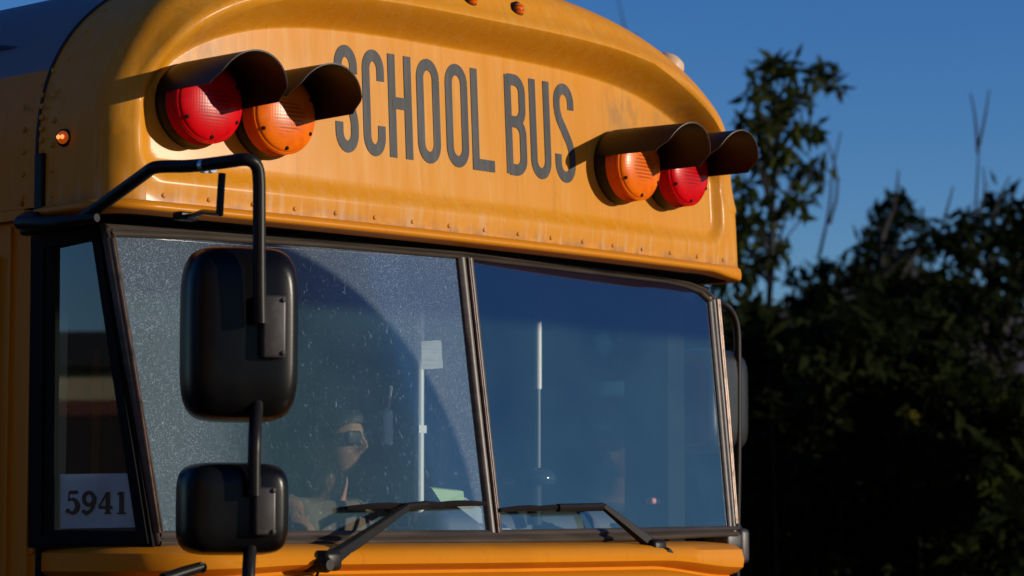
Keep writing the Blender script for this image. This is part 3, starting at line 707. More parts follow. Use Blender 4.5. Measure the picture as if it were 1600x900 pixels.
# ------------------------------------------------------------------ mirrors
def housing(mb, c, w, h, d, rot, taper=.80):
    """rounded mirror shell, domed to the front (-Y of rot)"""
    rows = []; n = 48; e = 5.0
    for k, (s, yy) in enumerate([(.90,.5),(.985,.48),(1,.38),(1,.1),(.985,-.15),(.95,-.30),(.88,-.42),(.76,-.48),(.55,-.5),(.3,-.505),(.0,-.507)]):
        row = []
        for i in range(n):
            a = 2*math.pi*i/n; ca, sa = math.cos(a), math.sin(a)
            x = math.copysign(abs(ca)**(2/e), ca)*w/2*s; z = math.copysign(abs(sa)**(2/e), sa)*h/2*(s if s > .8 else .8+ (s-.8)*1.0 if s > .4 else s)
            if s <= .8: z = math.copysign(abs(sa)**(2/e), sa)*h/2*s
            row.append(Vector(c)+rot @ Vector((x, yy*d, z)))
        rows.append(row)
    mb.grid(rows, close=True)
def mirror(name, label, pole_pts, pole_r, heads, strut=None, foot=None):
    mb = MB()
    for q in pole_pts: mb.tube(q, pole_r, 14, smooth=2)
    arm = mb.build('mirror_arm', BLKM, bus, smooth=50); arm['label'] = label
    for (c, w, h, d, rz, brk) in heads:
        rot = Matrix.Rotation(rz, 3, 'Z')
        mb = MB(); housing(mb, c, w, h, d, rot); hd = mb.build('mirror_housing', BLK if brk else SUNLIT, bus, smooth=50)
        g = MB(); rows = []
        pts = []
        for i in range(48):
            a = 2*math.pi*i/48; ca, sa = math.cos(a), math.sin(a)
            pts.append(Vector(c)+rot @ Vector((math.copysign(abs(ca)**.4, ca)*w*.45, d*.49, math.copysign(abs(sa)**.4, sa)*h*.45)))
        g.poly(pts); g.build('mirror_glass', CHROME, hd, fixn=False)
        if brk:
            bx, bz, bw, bh = brk
            b = MB(); b.rbox(Vector(c)+rot @ Vector((bx, -d*.5-.008, bz)), (bw, .03, bh), .006, rot)
            for s in (-1,1):
                b.lathe([(.005,0),(.005,-.004),(.0001,-.006)], Vector(c)+rot @ Vector((bx+bw*.36, -d*.5-.022, bz+s*bh*.42)), n=10)
            b.build('clamp', CLAMP, hd, smooth=40)
    return arm
YM = -.40
A = lambda px, py: at(px, py, YM)
pole = [[(-1.08,.30,2.572), (-1.085,.20,2.566), (-1.085,.12,2.562), (-1.085,.09,2.563), at(228,270,-.13), at(238,262,-.16), at(255,260,-.18), at(300,260,-.26), at(360,252,-.36), at(388,248,YM), at(402,258,YM), at(405,280,YM), A(405,320), A(405,440), A(406,505)],
        [A(404,560)+ray(404,560).normalized()*.07, A(402,625)+ray(402,625).normalized()*.06, A(398,680), A(397,725), A(397,775)], [A(396,810)+ray(396,810).normalized()*.06, A(391,850)+ray(391,850).normalized()*.05, A(388,900), A(384,1000)]]
def px_w(p): return (p-CAM).dot(FWD)/FPX
k = px_w(A(380,500))
hc = A(377,522); hc += ray(377,522).normalized()*.115; lc = A(366,795); lc += ray(366,795).normalized()*.10
YAW = R(-26)
m1 = mirror('mirror', 'tall black mirror arm in front of the left windshield pane', pole, .0135,
    [(hc, .235, k*280, .115, YAW, (.048, k*9, .05, k*100)), (lc, .222, k*146, .105, YAW, (.045, k*-4, .045, k*76))])
mb = MB(); mb.tube([at(347,271,-.33), at(345,300,-.33), at(343,336,-.33)], .008, 10); mb.tube([at(345,334,-.33), at(318,331,-.20), at(283,342,-.06)], .006, 10)
mb.rbox(at(290,338,-.09), (.05,.03,.018), .004)
mb.build('brace', BLKM, m1, smooth=50)
mb = MB()
for px in (318,330):
    c0, c1 = at(px-3,259.5,-.285), at(px+3,258.5,-.295); mb.tube([c0,c1], .0152, 14)
mb.build('collar', STEEL, m1, smooth=50)
mb = MB(); mb.rbox((-AL-.012,.285,2.570), (.035,.06,.05), .008); mb.tube([(-1.09,.30,2.572),(-1.115,.15,2.556),(-1.10,.02,2.560)], [.016,.013,.009], 10)
mb.build('mount', BLKM, m1, smooth=50)
YR = .36
B = lambda px, py: at(px, py, YR)
kr = px_w(B(1150,600))
hr = B(1138,626); hr.y += .05; lr = B(1146,852); lr.y += .03
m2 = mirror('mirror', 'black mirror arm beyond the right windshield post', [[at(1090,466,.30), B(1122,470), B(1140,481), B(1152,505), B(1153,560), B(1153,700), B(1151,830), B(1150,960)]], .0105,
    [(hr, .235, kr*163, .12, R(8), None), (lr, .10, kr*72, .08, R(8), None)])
mb = MB(); mb.rbox(B(1155,853), (.045,.05,.10), .014); mb.rbox(B(1138,846), (.07,.05,.05), .01); mb.build('mount', CLAMP, m2, smooth=40)

# ------------------------------------------------------------------ wipers
def wiper(piv, elbow, tipA, tipB, nub, label, dy):
    W_ = lambda p, o: P(p[0], p[1])-ray(*p).normalized()*o*1.25
    mb = MB()
    pv = W_(piv, .13); el = W_(elbow, .055)
    ax = (el-pv).normalized(); side = ax.cross(Vector((0,-1,0))).normalized(); fr = side.cross(ax).normalized()
    # tapered channel arm
    def sec(p, w, h): return [p-side*w, p-side*w+fr*h*.7, p-side*w*.7+fr*h, p+side*w*.7+fr*h, p+side*w+fr*h*.7, p+side*w]
    rows = [sec(pv.lerp(el, t), .017-.009*t, .020-.010*t) for t in np.linspace(0, 1, 8)]
    mb.grid(rows, close=True); mb.poly(rows[0]); mb.poly(rows[-1][::-1])
    mb.rbox(pv+ax*.015, (.055,.05,.045), .012)
    mb.lathe([(.016,.05),(.017,-.02),(.012,-.03),(.0001,-.03)], pv-ax*.01, n=16)
    mb.tube([pv+Vector((-.01,.0,.0)), pv+Vector((.045*nub,.004,-.004))], .012, 10)
    arm = mb.build('wiper_arm', BLKM, bus, smooth=40); arm['label'] = label
    mb = MB(); a, b_ = W_(tipA, .026), W_(tipB, .026)
    mid = el+Vector((0,.012,0))
    n = 9; pts = [a.lerp(b_, t) for t in np.linspace(0,1,n)]
    mb.tube([p+Vector((0,.012,0)) for p in pts], .0042, 6)
    for lo, hi_, h in ((.02,.48,.012),(.30,.72,.022),(.55,.98,.012)):
        q = [a.lerp(b_, lo), a.lerp(b_, (lo+hi_)/2)+Vector((0,-h,.004)), a.lerp(b_, hi_)]
        mb.tube(q, [.005,.0085,.005], 6, smooth=2)
    mb.tube([el, a.lerp(b_, .52)+Vector((0,-.02,.002))], .010, 8)
    mb.build('wiper_blade', BLKM, arm, smooth=40)
    # washer hose
    mb = MB(); mb.tube([pv+side*.01+Vector((0,.02,-.01)), pv+Vector((.0,.03,-.05)), pv+Vector((-.02,.05,-.16))], .0035, 6, smooth=2); mb.build('washer_hose', BLK, arm, smooth=60)
wiper((505,880), (634,793), (537,794), (763,787), .5, 'wiper arm under the dusty left windshield pane', 0)
wiper((1028,862), (942,792), (778,797), (935,793), 1, 'wiper arm under the clear right windshield pane', 0)
# stub at the lower left
mb = MB(); mb.tube([at(255,905,-.30), at(290,893,-.30), at(314,886,-.30)], [.013,.012,.011], 12); mb.lathe([(.0001,-.008),(.011,-.008),(.011,.006)], at(313,887,-.30), n=12)
mb.build('hood_latch', BLKM, bus, smooth=50)

# ------------------------------------------------------------------ cabin
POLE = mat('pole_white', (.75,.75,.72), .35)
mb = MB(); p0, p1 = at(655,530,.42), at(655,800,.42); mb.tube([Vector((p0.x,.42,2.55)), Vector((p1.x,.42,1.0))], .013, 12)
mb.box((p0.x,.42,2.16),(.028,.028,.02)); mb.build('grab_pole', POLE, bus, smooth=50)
p0 = at(840,560,.55); mb = MB(); mb.tube([Vector((p0.x,.55,at(840,608,.55).z)), Vector((p0.x,.55,1.0))], .0085, 12); gp = mb.build('grab_pole', mat('pole_shaded', (.10,.13,.14), .4), bus, smooth=50)  # one pole in two colours: sunlit top painted white, shaded lower length grey
mb = MB(); mb.tube([Vector((p0.x,.55,2.6)), Vector((p0.x,.55,at(840,608,.55).z))], .0115, 12); mb.build('lit_section', POLE, gp, smooth=50)
mb = MB(); mb.rbox((0,.34,1.70), (2.06,.50,.24), .05); mb.rbox((.62,.44,1.85), (.74,.22,.22), .05)
mb.build('dashboard', mat('dash_grey', (.045,.05,.055), .6, bump=(90,.2,.004)), bus, smooth=40)
wc = at(880,800,.40); mb = MB()
rotw = Matrix.Rotation(R(24), 3, 'X')
ringp = [wc+rotw @ Vector((.20*math.cos(a), .20*math.sin(a), 0)) for a in np.linspace(0, 2*math.pi, 33)]
mb.tube(ringp, .013, 10, cap=False)
for a in (90, 210, 330): mb.tube([wc-Vector((0,0,.03)), wc+rotw @ Vector((.2*math.cos(R(a)), .2*math.sin(R(a)), 0))], .009, 8)
mb.lathe([(.0001,.02),(.05,.012),(.06,-.01)], wc-Vector((0,0,.03)), axis='Z', n=20); mb.build('steering_wheel', BLK, bus, smooth=50)
pc = at(835,748,.30); mb = MB(); mb.lathe([(.058*math.cos(a)+.0001, .030*math.sin(a)) for a in np.linspace(-.5, math.pi/2, 9)]+[], pc, axis='Z', n=24); mb.tube([pc, pc-Vector((0,0,.12))], .02, 10)
mb.build('gauge_pod', mat('pod_gloss', (.02,.03,.035), .15), bus, smooth=40)
def seat(x, y, col, name='seat', s=1.0):
    mb = MB(); mb.rbox((x,y,1.30), (.48*s,.48,.16), .05); mb.rbox((x,y+.24,1.66), (.48*s,.13,.72), .05, Matrix.Rotation(R(-6),3,'X')); mb.box((x,y,1.09),(.3,.3,.27)); return mb.build(name, col, bus, smooth=40)
VIN = mat('seat_vinyl', (.035,.045,.055), .5); seat(.55, 1.02, VIN, 'driver_seat')
for y in (2.0, 2.9, 3.8, 4.7, 5.6, 6.5): 
    for x in (-.62, .66): seat(x, y, VIN, 'seat', 1.7)
mb = MB(); p = at(606,668,.16); mb.rbox(p, (.03,.012,.085), .006); mb.tube([p+Vector((0,.0,.03)), at(611,604,.12)], .004, 6); mb.build('inner_mirror', mat('mirror_back', (.4,.42,.4), .4), bus, smooth=40)
q = [P(664,533,.012), P(695,531,.012), P(698,575,.012), P(665,577,.012)]
mb = MB(); mb.poly(q); o = mb.build('posted_notice', mat('notice_paper', (.5,.5,.46), .8, noise=((10,10,160),(.36,.36,.34),.5,.6)), bus, fixn=False); o['label'] = 'pale notice taped inside the dusty windshield pane'
mb = MB(); c = at(705,776,.22); mb.prism([at(675,763,.20), at(724,768,.22), at(726,786,.24), at(690,786,.20)], (.01,.02,.004))
tag(mb.build('folder', mat('green_card', (.45,.6,.28), .7), None), 'pale green paper folder lying on the dashboard behind the left wiper', 'folder')
mb = MB(); mb.prism([at(700,781,.30), at(728,779,.30), at(800,829,.09), at(764,831,.09)], (0,.002,.003))
tag(mb.build('paper_sheet', mat('white_paper', (.75,.78,.76), .7), None), 'white paper strip sloping from the dashboard towards the foot of the center post', 'paper')
mb = MB(); mb.rbox(at(1035,783,.30), (.12,.03,.018), .007)
tag(mb.build('pink_box', mat('pink_plastic', (.7,.25,.2), .5), None), 'small pink case lying on the far end of the dashboard', 'case')

# ------------------------------------------------------------------ driver
def driver():
    root = empty('person', (.49, 1.02, 1.465)); tag(root, 'bus driver in dark sunglasses and khaki shirt sitting at the wheel behind the windshield', 'person')
    SK = mat('skin', (.30,.16,.09), .6, noise=(40,(.21,.10,.058),.4,.7))
    base = Vector((.55, .98, 1.38))
    J = {}; V, Ed, Rd = [], [], []
    def jn(k, p, r_, par=None):
        J[k] = len(V); V.append(Vector(p)); Rd.append(r_)
        if par: Ed.append((J[par], J[k]))
    jn('pel', (0,.02,.06), (.15,.12)); jn('waist', (0,.04,.24), (.15,.115), 'pel'); jn('chest', (0,.02,.42), (.175,.125), 'waist'); jn('neckb', (0,.0,.545), (.075,.07), 'chest'); jn('neck', (0,-.025,.60), (.055,.058), 'neckb')
    jn('headb', (0,-.035,.66), (.06,.065), 'neck')
    for s, n_ in ((-1,'r'),(1,'l')):
        jn('sh'+n_, (s*.18,-.02,.505), (.07,.07), 'chest'); jn('up'+n_, (s*.24,-.12,.42), (.05,.05), 'sh'+n_); jn('el'+n_, (s*.265,-.25,.33), (.042,.042), 'up'+n_)
        jn('fo'+n_, (s*.235,-.36,.365), (.036,.036), 'el'+n_); jn('wr'+n_, (s*.19,-.47,.42), (.026,.03), 'fo'+n_); jn('pa'+n_, (s*.178,-.53,.445), (.028,.036), 'wr'+n_)
        for q in range(4):
            ff = [.010,.0105,.010,.009][q]; ox = (q-1.5)*.020
            jn(f'f{q}a'+n_, (s*(.168)+ox,-.565,.462-.004*abs(q-1.3)), (ff,ff), 'pa'+n_); jn(f'f{q}b'+n_, (s*.165+ox,-.592,.448), (ff,ff), f'f{q}a'+n_); jn(f'f{q}c'+n_, (s*.165+ox,-.592,.422), (ff*.9,ff*.9), f'f{q}b'+n_)
        jn('tha'+n_, (s*.135,-.545,.44), (.011,.011), 'pa'+n_); jn('thb'+n_, (s*.125,-.575,.425), (.010,.010), 'tha'+n_)
        jn('hip'+n_, (s*.10,-.06,.05), (.10,.09), 'pel'); jn('kn'+n_, (s*.16,-.46,.08), (.068,.068), 'hip'+n_); jn('cal'+n_, (s*.16,-.53,-.12), (.058,.058), 'kn'+n_); jn('an'+n_, (s*.15,-.56,-.33), (.038,.04), 'cal'+n_); jn('to'+n_, (s*.16,-.70,-.37), (.038,.028), 'an'+n_)
    def skin_mesh(V, Ed, Rd, root_i=0, sub=1):
        me = bpy.data.meshes.new('tmp'); me.from_pydata(V, Ed, []); o = bpy.data.objects.new('tmp', me); COL.objects.link(o)
        m = o.modifiers.new('skin','SKIN'); 
        for i, r_ in enumerate(Rd): me.skin_vertices[0].data[i].radius = r_; me.skin_vertices[0].data[i].use_root = (i == root_i)
        m2_ = o.modifiers.new('sub','SUBSURF'); m2_.levels = sub; m2_.render_levels = sub
        dg = bpy.context.evaluated_depsgraph_get(); r2 = bpy.data.meshes.new_from_object(o.evaluated_get(dg)); bpy.data.objects.remove(o); return r2
    body = skin_mesh(V, Ed, Rd, 0, 2)
    # head: sculpted ellipsoid facing -Y
    bm = bmesh.new(); bm.from_mesh(body)
    hb = bmesh.new(); bmesh.ops.create_uvsphere(hb, u_segments=48, v_segments=36, radius=1)
    hcn = Vector((0,-.045,.735))
    def g(x, z, cx, cz, sx, sz): return math.exp(-((x-cx)/sx)**2-((z-cz)/sz)**2)
    for v in hb.verts:
        x, y, z = v.co
        w = .074*(1-.26*max(0,-z)**1.5); d_ = .096*(1-.10*max(0,-z)); p = Vector((x*w, y*d_, z*.118))
        if y < 0:
            f = -y
            p.y -= f*(.026*g(p.x,p.z,0,-.022,.013,.020)+.014*g(p.x,p.z,0,0,.010,.022)+.010*g(p.x,p.z,0,-.092,.028,.018)+.007*g(p.x,p.z,0,-.058,.022,.007)+.006*g(p.x,p.z,0,-.070,.020,.006)+.006*g(p.x,p.z,0,.030,.05,.012))
            p.y += f*(.010*g(p.x,p.z,.030,.005,.014,.012)+.010*g(p.x,p.z,-.030,.005,.014,.012)+.004*g(p.x,p.z,0,-.064,.03,.003))
        v.co = hcn+p
    for s in (-1,1):
        e = bmesh.ops.create_uvsphere(hb, u_segments=12, v_segments=8, radius=1)['verts']
        for v in e: v.co = hcn+Vector((s*.075+v.co.x*.010, .012+v.co.y*.020, -.008+v.co.z*.033))
    tmp = bpy.data.meshes.new('h'); hb.to_mesh(tmp); hb.free(); bm.from_mesh(tmp)
    me = bpy.data.meshes.new('body'); bm.to_mesh(me); bm.free()
    o = bpy.data.objects.new('body', me); COL.objects.link(o)
    rm = o.modifiers.new('r','REMESH'); rm.mode = 'VOXEL'; rm.voxel_size = .006; rm.use_smooth_shade = True
    sm = o.modifiers.new('s','SMOOTH'); sm.iterations = 2
    dg = bpy.context.evaluated_depsgraph_get(); fm = bpy.data.meshes.new_from_object(o.evaluated_get(dg)); bpy.data.objects.remove(o)
    fm.materials.clear(); fm.materials.append(SK); b = bpy.data.objects.new('body', fm); COL.objects.link(b); b.parent = root
    fm.polygons.foreach_set('use_smooth', [True]*len(fm.polygons))
    # shirt and trousers: slightly larger skins
    def sub(keys, extra, name, m):
        idx = [J[k] for k in keys]; mp = {j: i for i, j in enumerate(idx)}
        mm = skin_mesh([V[j] for j in idx], [(mp[a], mp[b_]) for a, b_ in Ed if a in mp and b_ in mp], [(Rd[j][0]+extra, Rd[j][1]+extra) for j in idx], 0, 2)
        mm.materials.clear(); mm.materials.append(m); mm.polygons.foreach_set('use_smooth', [True]*len(mm.polygons))
        q = bpy.data.objects.new(name, mm); COL.objects.link(q); q.parent = root
    sub(['pel','waist','chest','neckb','shr','upr','shl','upl'], .016, 'shirt', mat('khaki_shirt', (.12,.09,.055), .9, noise=(9,(.075,.056,.036),.4,.7), bump=(38,.5,.012)))
    sub(['pel','hipr','knr','calr','anr','hipl','knl','call','anl'], .013, 'trousers', mat('dark_trousers', (.015,.017,.025), .9))
    # hair, cap of short dark hair
    h = MB(); rows = []
    for i in range(13):
        th = R(92)*i/12
        rows.append([hcn+Vector((.083*math.sin(th)*math.cos(a), .008+.104*math.sin(th)*math.sin(a), .126*math.cos(th)+(.055*sst(.2,1,-math.sin(a))-.045*sst(.1,1,math.sin(a)))*(i/12)**2)) for a in np.linspace(0, 2*math.pi, 33)[:-1]])
    rows = [[hcn+(p-hcn)*(1.0+.05*rng.random()-.02) for p in r_] for r_ in rows]; h.grid(rows, close=True); h.build('hair', mat('dark_hair', (.012,.010,.009), .6, bump=(150,.5,.006)), root, smooth=60)
    s = MB()
    for sx in (-1,1): s.rbox(hcn+Vector((sx*.033,-.096,.006)), (.056,.012,.042), .012, Matrix.Rotation(R(-sx*-14),3,'Z')); s.tube([hcn+Vector((sx*.062,-.088,.012)), hcn+Vector((sx*.078,.01,.006))], .003, 6)
    s.tube([hcn+Vector((-.012,-.102,.012)), hcn+Vector((.012,-.102,.012))], .003, 6)
    s.build('sunglasses', mat('dark_lens', (.006,.006,.008), .5, spec=.12), root, smooth=40)
    root.scale = (.93,.93,.93); root.rotation_euler = (0,0,R(9))
driver()

# ------------------------------------------------------------------ setting: ground, hill, buildings
def plane_struct(name, c, sx, sy, z, m, label=None):
    mb = MB(); mb.poly([(c[0]-sx,c[1]-sy,z),(c[0]+sx,c[1]-sy,z),(c[0]+sx,c[1]+sy,z),(c[0]-sx,c[1]+sy,z)]); o = mb.build(name, m); tag(o, kind='structure'); return o
plane_struct('ground', (0,0), 1500, 1500, 0, mat('dry_ground', (.12,.085,.05), .95, noise=(.4,(.08,.06,.035),.4,.7)))
plane_struct('road', (0,3), 9, 40, .004, mat('asphalt', (.05,.05,.05), .9, noise=(2,(.035,.035,.035),.4,.7), bump=(200,.3,.004)))
HILL = mat('hillside_scrub', (.032,.030,.042), .95, noise=(.05,(.018,.022,.02),.4,.65))
mb = MB(); rows = []
for j in range(9):
    f = j/8; row = []
    for i in range(61):
        px = 700+i*22; D = 190+f*140
        crest = 500-25*math.sin((px-1250)/150)+14*math.sin(px/37)+6*math.sin(px/13) if px < 3000 else 500
        hpx = (830-crest)*math.sin(f*math.pi/2)
        p = far(px, 830, D); p.z = -1+ hpx/FPX*330 if f else -1.0; row.append(p)
    rows.append(row)
mb.grid(rows); tag(mb.build('hill', HILL, smooth=0), kind='structure')

# house glimpsed through the trees on the right
hw = empty('house', far(1350,830,44)); hw.location.z = 0
tag(hw, 'house with pale walls and dark roof glimpsed through gaps in the trees', 'house')
hx = Vector((RGT.x,RGT.y,0)); hrot = Matrix.Rotation(-TH, 3, 'Z')
mb = MB(); mb.box((0,0,2.1), (7,7,4.2), None); o = mb.build('wall', mat('pale_render', (.5,.36,.34), .8), hw); 
mb = MB(); mb.prism([(-4.0,-4.2,4.15),(4.0,-4.2,4.15),(0,-4.2,5.9)], (0,8.4,0)); mb.build('roof', mat('slate_roof', (.09,.075,.09), .8), hw)
for x in (-2.0,0,2.0):
    mb = MB(); mb.box((x,-3.52,2.3),(.9,.05,1.2)); f = mb.build('window', mat('window_frame', (.4,.35,.3), .6), hw); mb = MB(); mb.box((x,-3.55,2.3),(.75,.02,1.05)); mb.build('pane', mat('dark_pane', (.02,.02,.025), .1), f)
hw.rotation_euler = (0,0,-TH)
bb = empty('bounce_building', (-17,-17.5,0)); tag(bb, 'unseen tan brick building added to bounce warm light onto the shaded side of the bus', 'building')  # added out of view to bounce warm light and block sky
mb = MB(); mb.box((0,0,4.5),(5,34,9)); mb.build('wall', mat('tan_brick', (.26,.115,.04), .85, noise=(3,(.20,.09,.03),.4,.7)), bb)
mb = MB(); mb.box((0,0,9.15),(5.3,34.3,.3)); mb.build('cornice', mat('cornice_stone', (.4,.3,.2), .8), bb)
for z in (2.2,5.4):
    for k in range(9):
        y = -14.4+3.6*k; mb = MB(); mb.box((2.51,y,z),(.06,1.3,1.7)); f = mb.build('window', mat('frame_white', (.5,.48,.45), .6), bb); mb = MB(); mb.box((2.53,y,z),(.05,1.1,1.5)); mb.build('pane', mat('pane_dark', (.02,.022,.025), .1), f)
# long low building beside the road, mirrored in the corner window
lb = empty('low_building', (-13,9.0,0)); tag(lb, 'long low cream building with a dark roof beyond the shaded side of the bus', 'building')
mb = MB(); mb.box((0,0,1.42),(5,17,2.84)); mb.build('wall', mat('cream_wall', (.50,.46,.30), .8), lb)
mb = MB(); mb.box((0,0,1.28),(5.06,17.06,2.56)); mb.build('plinth', mat('dark_plinth', (.03,.025,.022), .7), lb)
mb = MB(); mb.box((0,0,2.60),(5.1,17.1,.09)); mb.build('stripe', mat('red_stripe', (.16,.06,.045), .7), lb)
mb = MB(); mb.box((0,0,2.93),(5.3,17.3,.2)); mb.build('roof', mat('dark_roof', (.03,.035,.04), .7), lb)

# ------------------------------------------------------------------ trees
LEAF = []
def leafmat(name, c, c2):
    m = bpy.data.materials.new(name); m.use_nodes = True; n = m.node_tree.nodes; L = m.node_tree.links; n.clear()
    out = n.new('ShaderNodeOutputMaterial'); d = n.new('ShaderNodeBsdfDiffuse'); t = n.new('ShaderNodeBsdfTranslucent'); mx = n.new('ShaderNodeMixShader'); mx.inputs[0].default_value = .25
    tc = n.new('ShaderNodeTexCoord'); nz = n.new('ShaderNodeTexNoise'); nz.inputs['Scale'].default_value = 2.2; L.new(tc.outputs['Object'], nz.inputs['Vector'])
    cm = n.new('ShaderNodeMix'); cm.data_type = 'RGBA'; cm.inputs[6].default_value = (*c,1); cm.inputs[7].default_value = (*c2,1)
    mr = n.new('ShaderNodeMapRange'); mr.inputs['From Min'].default_value = .35; mr.inputs['From Max'].default_value = .65; L.new(nz.outputs[0], mr.inputs['Value']); L.new(mr.outputs[0], cm.inputs[0])
    L.new(cm.outputs[2], d.inputs[0]); L.new(cm.outputs[2], t.inputs[0]); L.new(d.outputs[0], mx.inputs[1]); L.new(t.outputs[0], mx.inputs[2]); L.new(mx.outputs[0], out.inputs[0]); return m
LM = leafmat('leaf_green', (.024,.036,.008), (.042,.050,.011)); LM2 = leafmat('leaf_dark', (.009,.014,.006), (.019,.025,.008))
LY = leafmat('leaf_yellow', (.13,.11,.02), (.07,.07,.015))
BARK = mat('bark', (.016,.013,.011), .9, bump=(30,.5,.02))
def leaves(centres, radii, counts, size, m, name, parent, origin, flat=.75):
    vs, k = [], 0
    for c, r_, n_ in zip(centres, radii, counts):
        q = rng.normal(size=(n_,3)); q /= np.linalg.norm(q, axis=1)[:,None]; q *= (rng.random(n_)**.45)[:,None]*r_*np.array([1,1,flat])
        pos = q+np.array(c)-np.array(origin)
        ax = rng.normal(size=(n_,3)); ax[:,2] -= .5; ax /= np.linalg.norm(ax, axis=1)[:,None]
        bx = np.cross(ax, rng.normal(size=(n_,3))); bx /= np.linalg.norm(bx, axis=1)[:,None]
        l = size*(.6+.8*rng.random(n_))[:,None]; w = l*.36
        vs.append(np.stack([pos, pos+ax*l*.45+bx*w*.5, pos+ax*l, pos+ax*l*.45-bx*w*.5], 1).reshape(-1,3))
    vs = np.concatenate(vs); nq = len(vs)//4
    me = bpy.data.meshes.new(name); me.vertices.add(len(vs)); me.vertices.foreach_set('co', vs.ravel())
    me.loops.add(nq*4); me.loops.foreach_set('vertex_index', np.arange(nq*4)); me.polygons.add(nq)
    me.polygons.foreach_set('loop_start', np.arange(nq)*4); me.polygons.foreach_set('loop_total', np.full(nq,4)); me.update(); me.validate()
    me.materials.append(m); o = bpy.data.objects.new(name, me); COL.objects.link(o); o.parent = parent; return o
def tree(D, base_px, clusters, label, m=LM, leaf=.11, trunk_r=.12, name='tree', group='trees behind the bus', spread=1.2, density=1.0, top_px=None, stems=()):
    """clusters: (px, py, radius in px, leaves)"""
    b = far(base_px, 830, D); b.z = 0
    root = empty(name, b); tag(root, label, 'tree' if 'tree' in name else 'bush', group)
    C_, R_, N_ = [], [], []
    for px, py, rp, n_ in clusters:
        d = D+random.uniform(-spread, spread); C_.append(far(px, py, d)); R_.append(rp/FPX*D); N_.append(int(n_*density))
    leaves([tuple(c) for c in C_], R_, N_, leaf, m, 'crown', root, tuple(b))
    mb = MB(); top = max(c.z for c in C_)
    cx = sum((c for c in C_), Vector())/len(C_)
    tp = Vector((cx.x, cx.y, top*.93)); trunk = [b*1, b.lerp(tp,.3)+Vector((.1,.05,0)), b.lerp(tp,.62), tp]
    for t in trunk: t.z = max(t.z, 0)
    trunk[0] = Vector((b.x,b.y,0)); mb.tube([t-b for t in trunk], [trunk_r, trunk_r*.75, trunk_r*.5, trunk_r*.12], 8, smooth=1)
    def tpoint(z):
        for a, c in zip(trunk, trunk[1:]):
            if a.z <= z <= c.z: return a.lerp(c, (z-a.z)/max(c.z-a.z, 1e-6))
        return trunk[-1]
    for c, r_ in zip(C_, R_):
        s = tpoint(max(.3, c.z-r_*1.2-(c-tp).xy.length*.35)); mid = s.lerp(c, .5)+Vector((0,0,.12*(c-s).length*.3))
        mb.tube([s-b, mid-b, c-b], [trunk_r*.26, trunk_r*.17, trunk_r*.07], 6, smooth=1)
    for st in stems:                       # bare dead twigs: pixel polylines
        q = [far(px, py, D) for px, py in st]; mb.tube([p-b for p in q], [trunk_r*.15, trunk_r*.05], 6, smooth=1)
    mb.build('trunk', BARK, root, smooth=60)
    return root
def fill(x0, x1, y0, y1, n_, r0, r1, cnt, shape=lambda u: 0):
    out = []
    for _ in range(n_):
        px = random.uniform(x0, x1); u = (px-x0)/(x1-x0); yt = y0+shape(u); py = yt+(y1-yt)*random.random()**1.1
        out.append((px, py, random.uniform(r0, r1), cnt))
    return out
# tall loose tree right behind the bus corner
tree(17, 1165, [(1205,108,26,60),(1228,104,24,60),(1190,128,22,40),(1182,150,20,40),(1222,160,30,70),(1245,155,26,60),(1200,182,30,60),(1285,112,26,60),(1302,128,20,40),(1270,122,18,26),(1270,205,24,50),(1232,200,28,60),(1180,205,24,50),(1160,195,20,40),(1215,240,34,90),(1190,262,36,90),(1250,268,30,60),(1275,265,22,40),(1150,290,36,90),(1235,318,28,60),(1180,330,34,80),(1255,308,20,40),(1150,360,40,120),(1195,372,36,100),(1170,410,44,140),(1212,395,22,40),(1140,430,46,150)],
     'tall loose leaved tree rising right beside the far corner of the bus', leaf=.115, trunk_r=.05, density=.58, stems=[((1190,420),(1262,330),(1300,240))])
tree(19, 1405, [(1400,318,30,70),(1372,345,30,70),(1425,340,30,80),(1390,375,40,120),(1440,385,34,90),(1355,390,30,60),(1335,420,30,60),(1410,420,50,150),(1300,425,34,70),(1460,365,20,30)]+fill(1250,1480,425,520,16,30,55,110),
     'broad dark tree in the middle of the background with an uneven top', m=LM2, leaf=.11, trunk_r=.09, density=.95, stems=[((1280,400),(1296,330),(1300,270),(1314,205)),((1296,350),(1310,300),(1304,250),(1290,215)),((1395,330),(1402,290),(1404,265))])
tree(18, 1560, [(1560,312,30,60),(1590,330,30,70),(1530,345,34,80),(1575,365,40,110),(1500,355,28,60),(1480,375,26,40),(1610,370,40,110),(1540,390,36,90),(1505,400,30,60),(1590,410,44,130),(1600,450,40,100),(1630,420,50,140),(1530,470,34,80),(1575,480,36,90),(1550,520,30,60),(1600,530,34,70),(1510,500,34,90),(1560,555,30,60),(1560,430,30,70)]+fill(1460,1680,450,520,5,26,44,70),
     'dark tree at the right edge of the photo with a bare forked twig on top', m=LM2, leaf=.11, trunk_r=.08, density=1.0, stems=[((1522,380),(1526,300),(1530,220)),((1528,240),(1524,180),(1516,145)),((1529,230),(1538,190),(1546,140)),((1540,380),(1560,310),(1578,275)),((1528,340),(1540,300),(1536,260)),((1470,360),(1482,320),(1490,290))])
tree(24, 985, [(975,60,12,14),(990,68,14,20),(1000,72,10,10),(960,90,30,50)]+fill(880,1000,120,500,14,40,70,90), 'slim tree hidden behind the bus roof with one twig reaching above it', leaf=.10, trunk_r=.07, density=.6, stems=[((990,90),(975,40),(962,-20))])
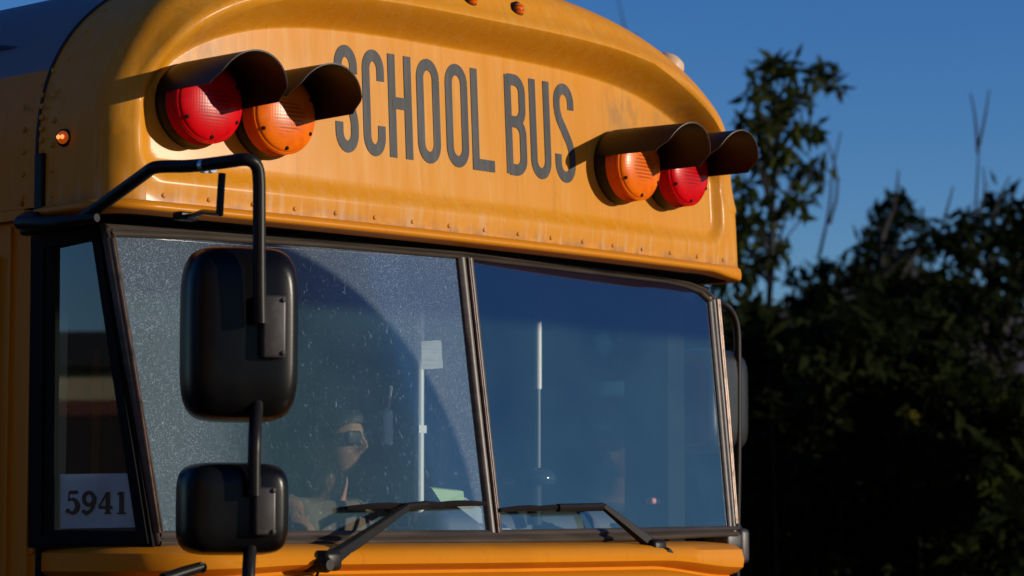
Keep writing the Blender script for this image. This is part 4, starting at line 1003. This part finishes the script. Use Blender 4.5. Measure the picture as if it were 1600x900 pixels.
# understory
for i, (px, D, y0, lab, m) in enumerate([(1180,15.5,500,'dark shrub below the tall loose tree beside the bus mirror',LM2),(1290,16,520,'dense dark shrub left of the middle of the background thicket',LM2),(1400,16.5,500,'dense dark shrub below the broad middle tree',LM2),(1510,15.5,600,'dark shrub with a few pale leaves left of the right edge',LM2),(1610,16,610,'greenish shrub cut off by the right edge of the photo',LM)]):
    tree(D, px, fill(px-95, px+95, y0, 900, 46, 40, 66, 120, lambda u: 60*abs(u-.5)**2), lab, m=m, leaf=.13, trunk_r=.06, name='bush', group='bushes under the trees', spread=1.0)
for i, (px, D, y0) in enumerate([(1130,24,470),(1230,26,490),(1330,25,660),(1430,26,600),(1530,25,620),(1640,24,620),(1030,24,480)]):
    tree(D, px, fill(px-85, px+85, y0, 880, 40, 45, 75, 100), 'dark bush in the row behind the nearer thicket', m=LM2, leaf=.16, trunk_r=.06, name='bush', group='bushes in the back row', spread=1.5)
# sprays of yellow and pale green leaves in the thicket
for px, py, D, n_, lab in ((1206,630,14.2,26,'small spray of yellow leaves in the dark thicket beside the bus mirror'),(1432,665,14.6,40,'pale green sprig in the dark thicket right of the middle'),(1588,775,14.2,70,'yellow green leaves low at the right edge of the photo')):
    b = far(px, 830, D); b.z = 0; root = empty('sapling', b); tag(root, lab, 'sapling')
    c = [far(px, py, D), far(px+8, py+22, D), far(px-10, py-18, D)]
    leaves([tuple(q) for q in c], [.05,.07,.05], [n_//3]*3, .07, LY, 'foliage', root, tuple(b))
    mb = MB(); mb.tube([Vector((0,0,0)), (c[0]-b)*.5+Vector((.05,0,0)), c[0]-b], [.005,.004,.003], 6, smooth=1); mb.build('stem', BARK, root)
# unseen trees added right of the frame to keep the thicket in shade
for i, (px, D) in enumerate([(1930,13),(2180,12),(2480,12.5)]):
    tree(D, px, fill(px-170, px+170, 150, 830, 60, 60, 110, 110), 'added unseen tree right of the frame that shades the thicket', m=LM2, leaf=.2, trunk_r=.14, group='added shade trees out of the frame')

for i, (x, y) in enumerate([(-21,17),(-20,21),(-18,25),(-15,30),(-9,33)]):  # unseen trees added to block sky light on the shaded side
    root = empty('tree', (x,y,0)); tag(root, 'added unseen tree blocking sky light beyond the low cream building', 'tree', 'added sky-blocking trees beyond the low building')
    c = [(x+random.uniform(-2.2,2.2), y+random.uniform(-3,3), random.uniform(3.5,10)) for _ in range(26)]
    leaves(c, [1.3]*26, [90]*26, .45, LM2, 'crown', root, (x,y,0)); mb = MB(); mb.tube([(0,0,0),(.1,0,4),(0,.1,9)], [.25,.18,.05], 8); mb.build('trunk', BARK, root, smooth=60)
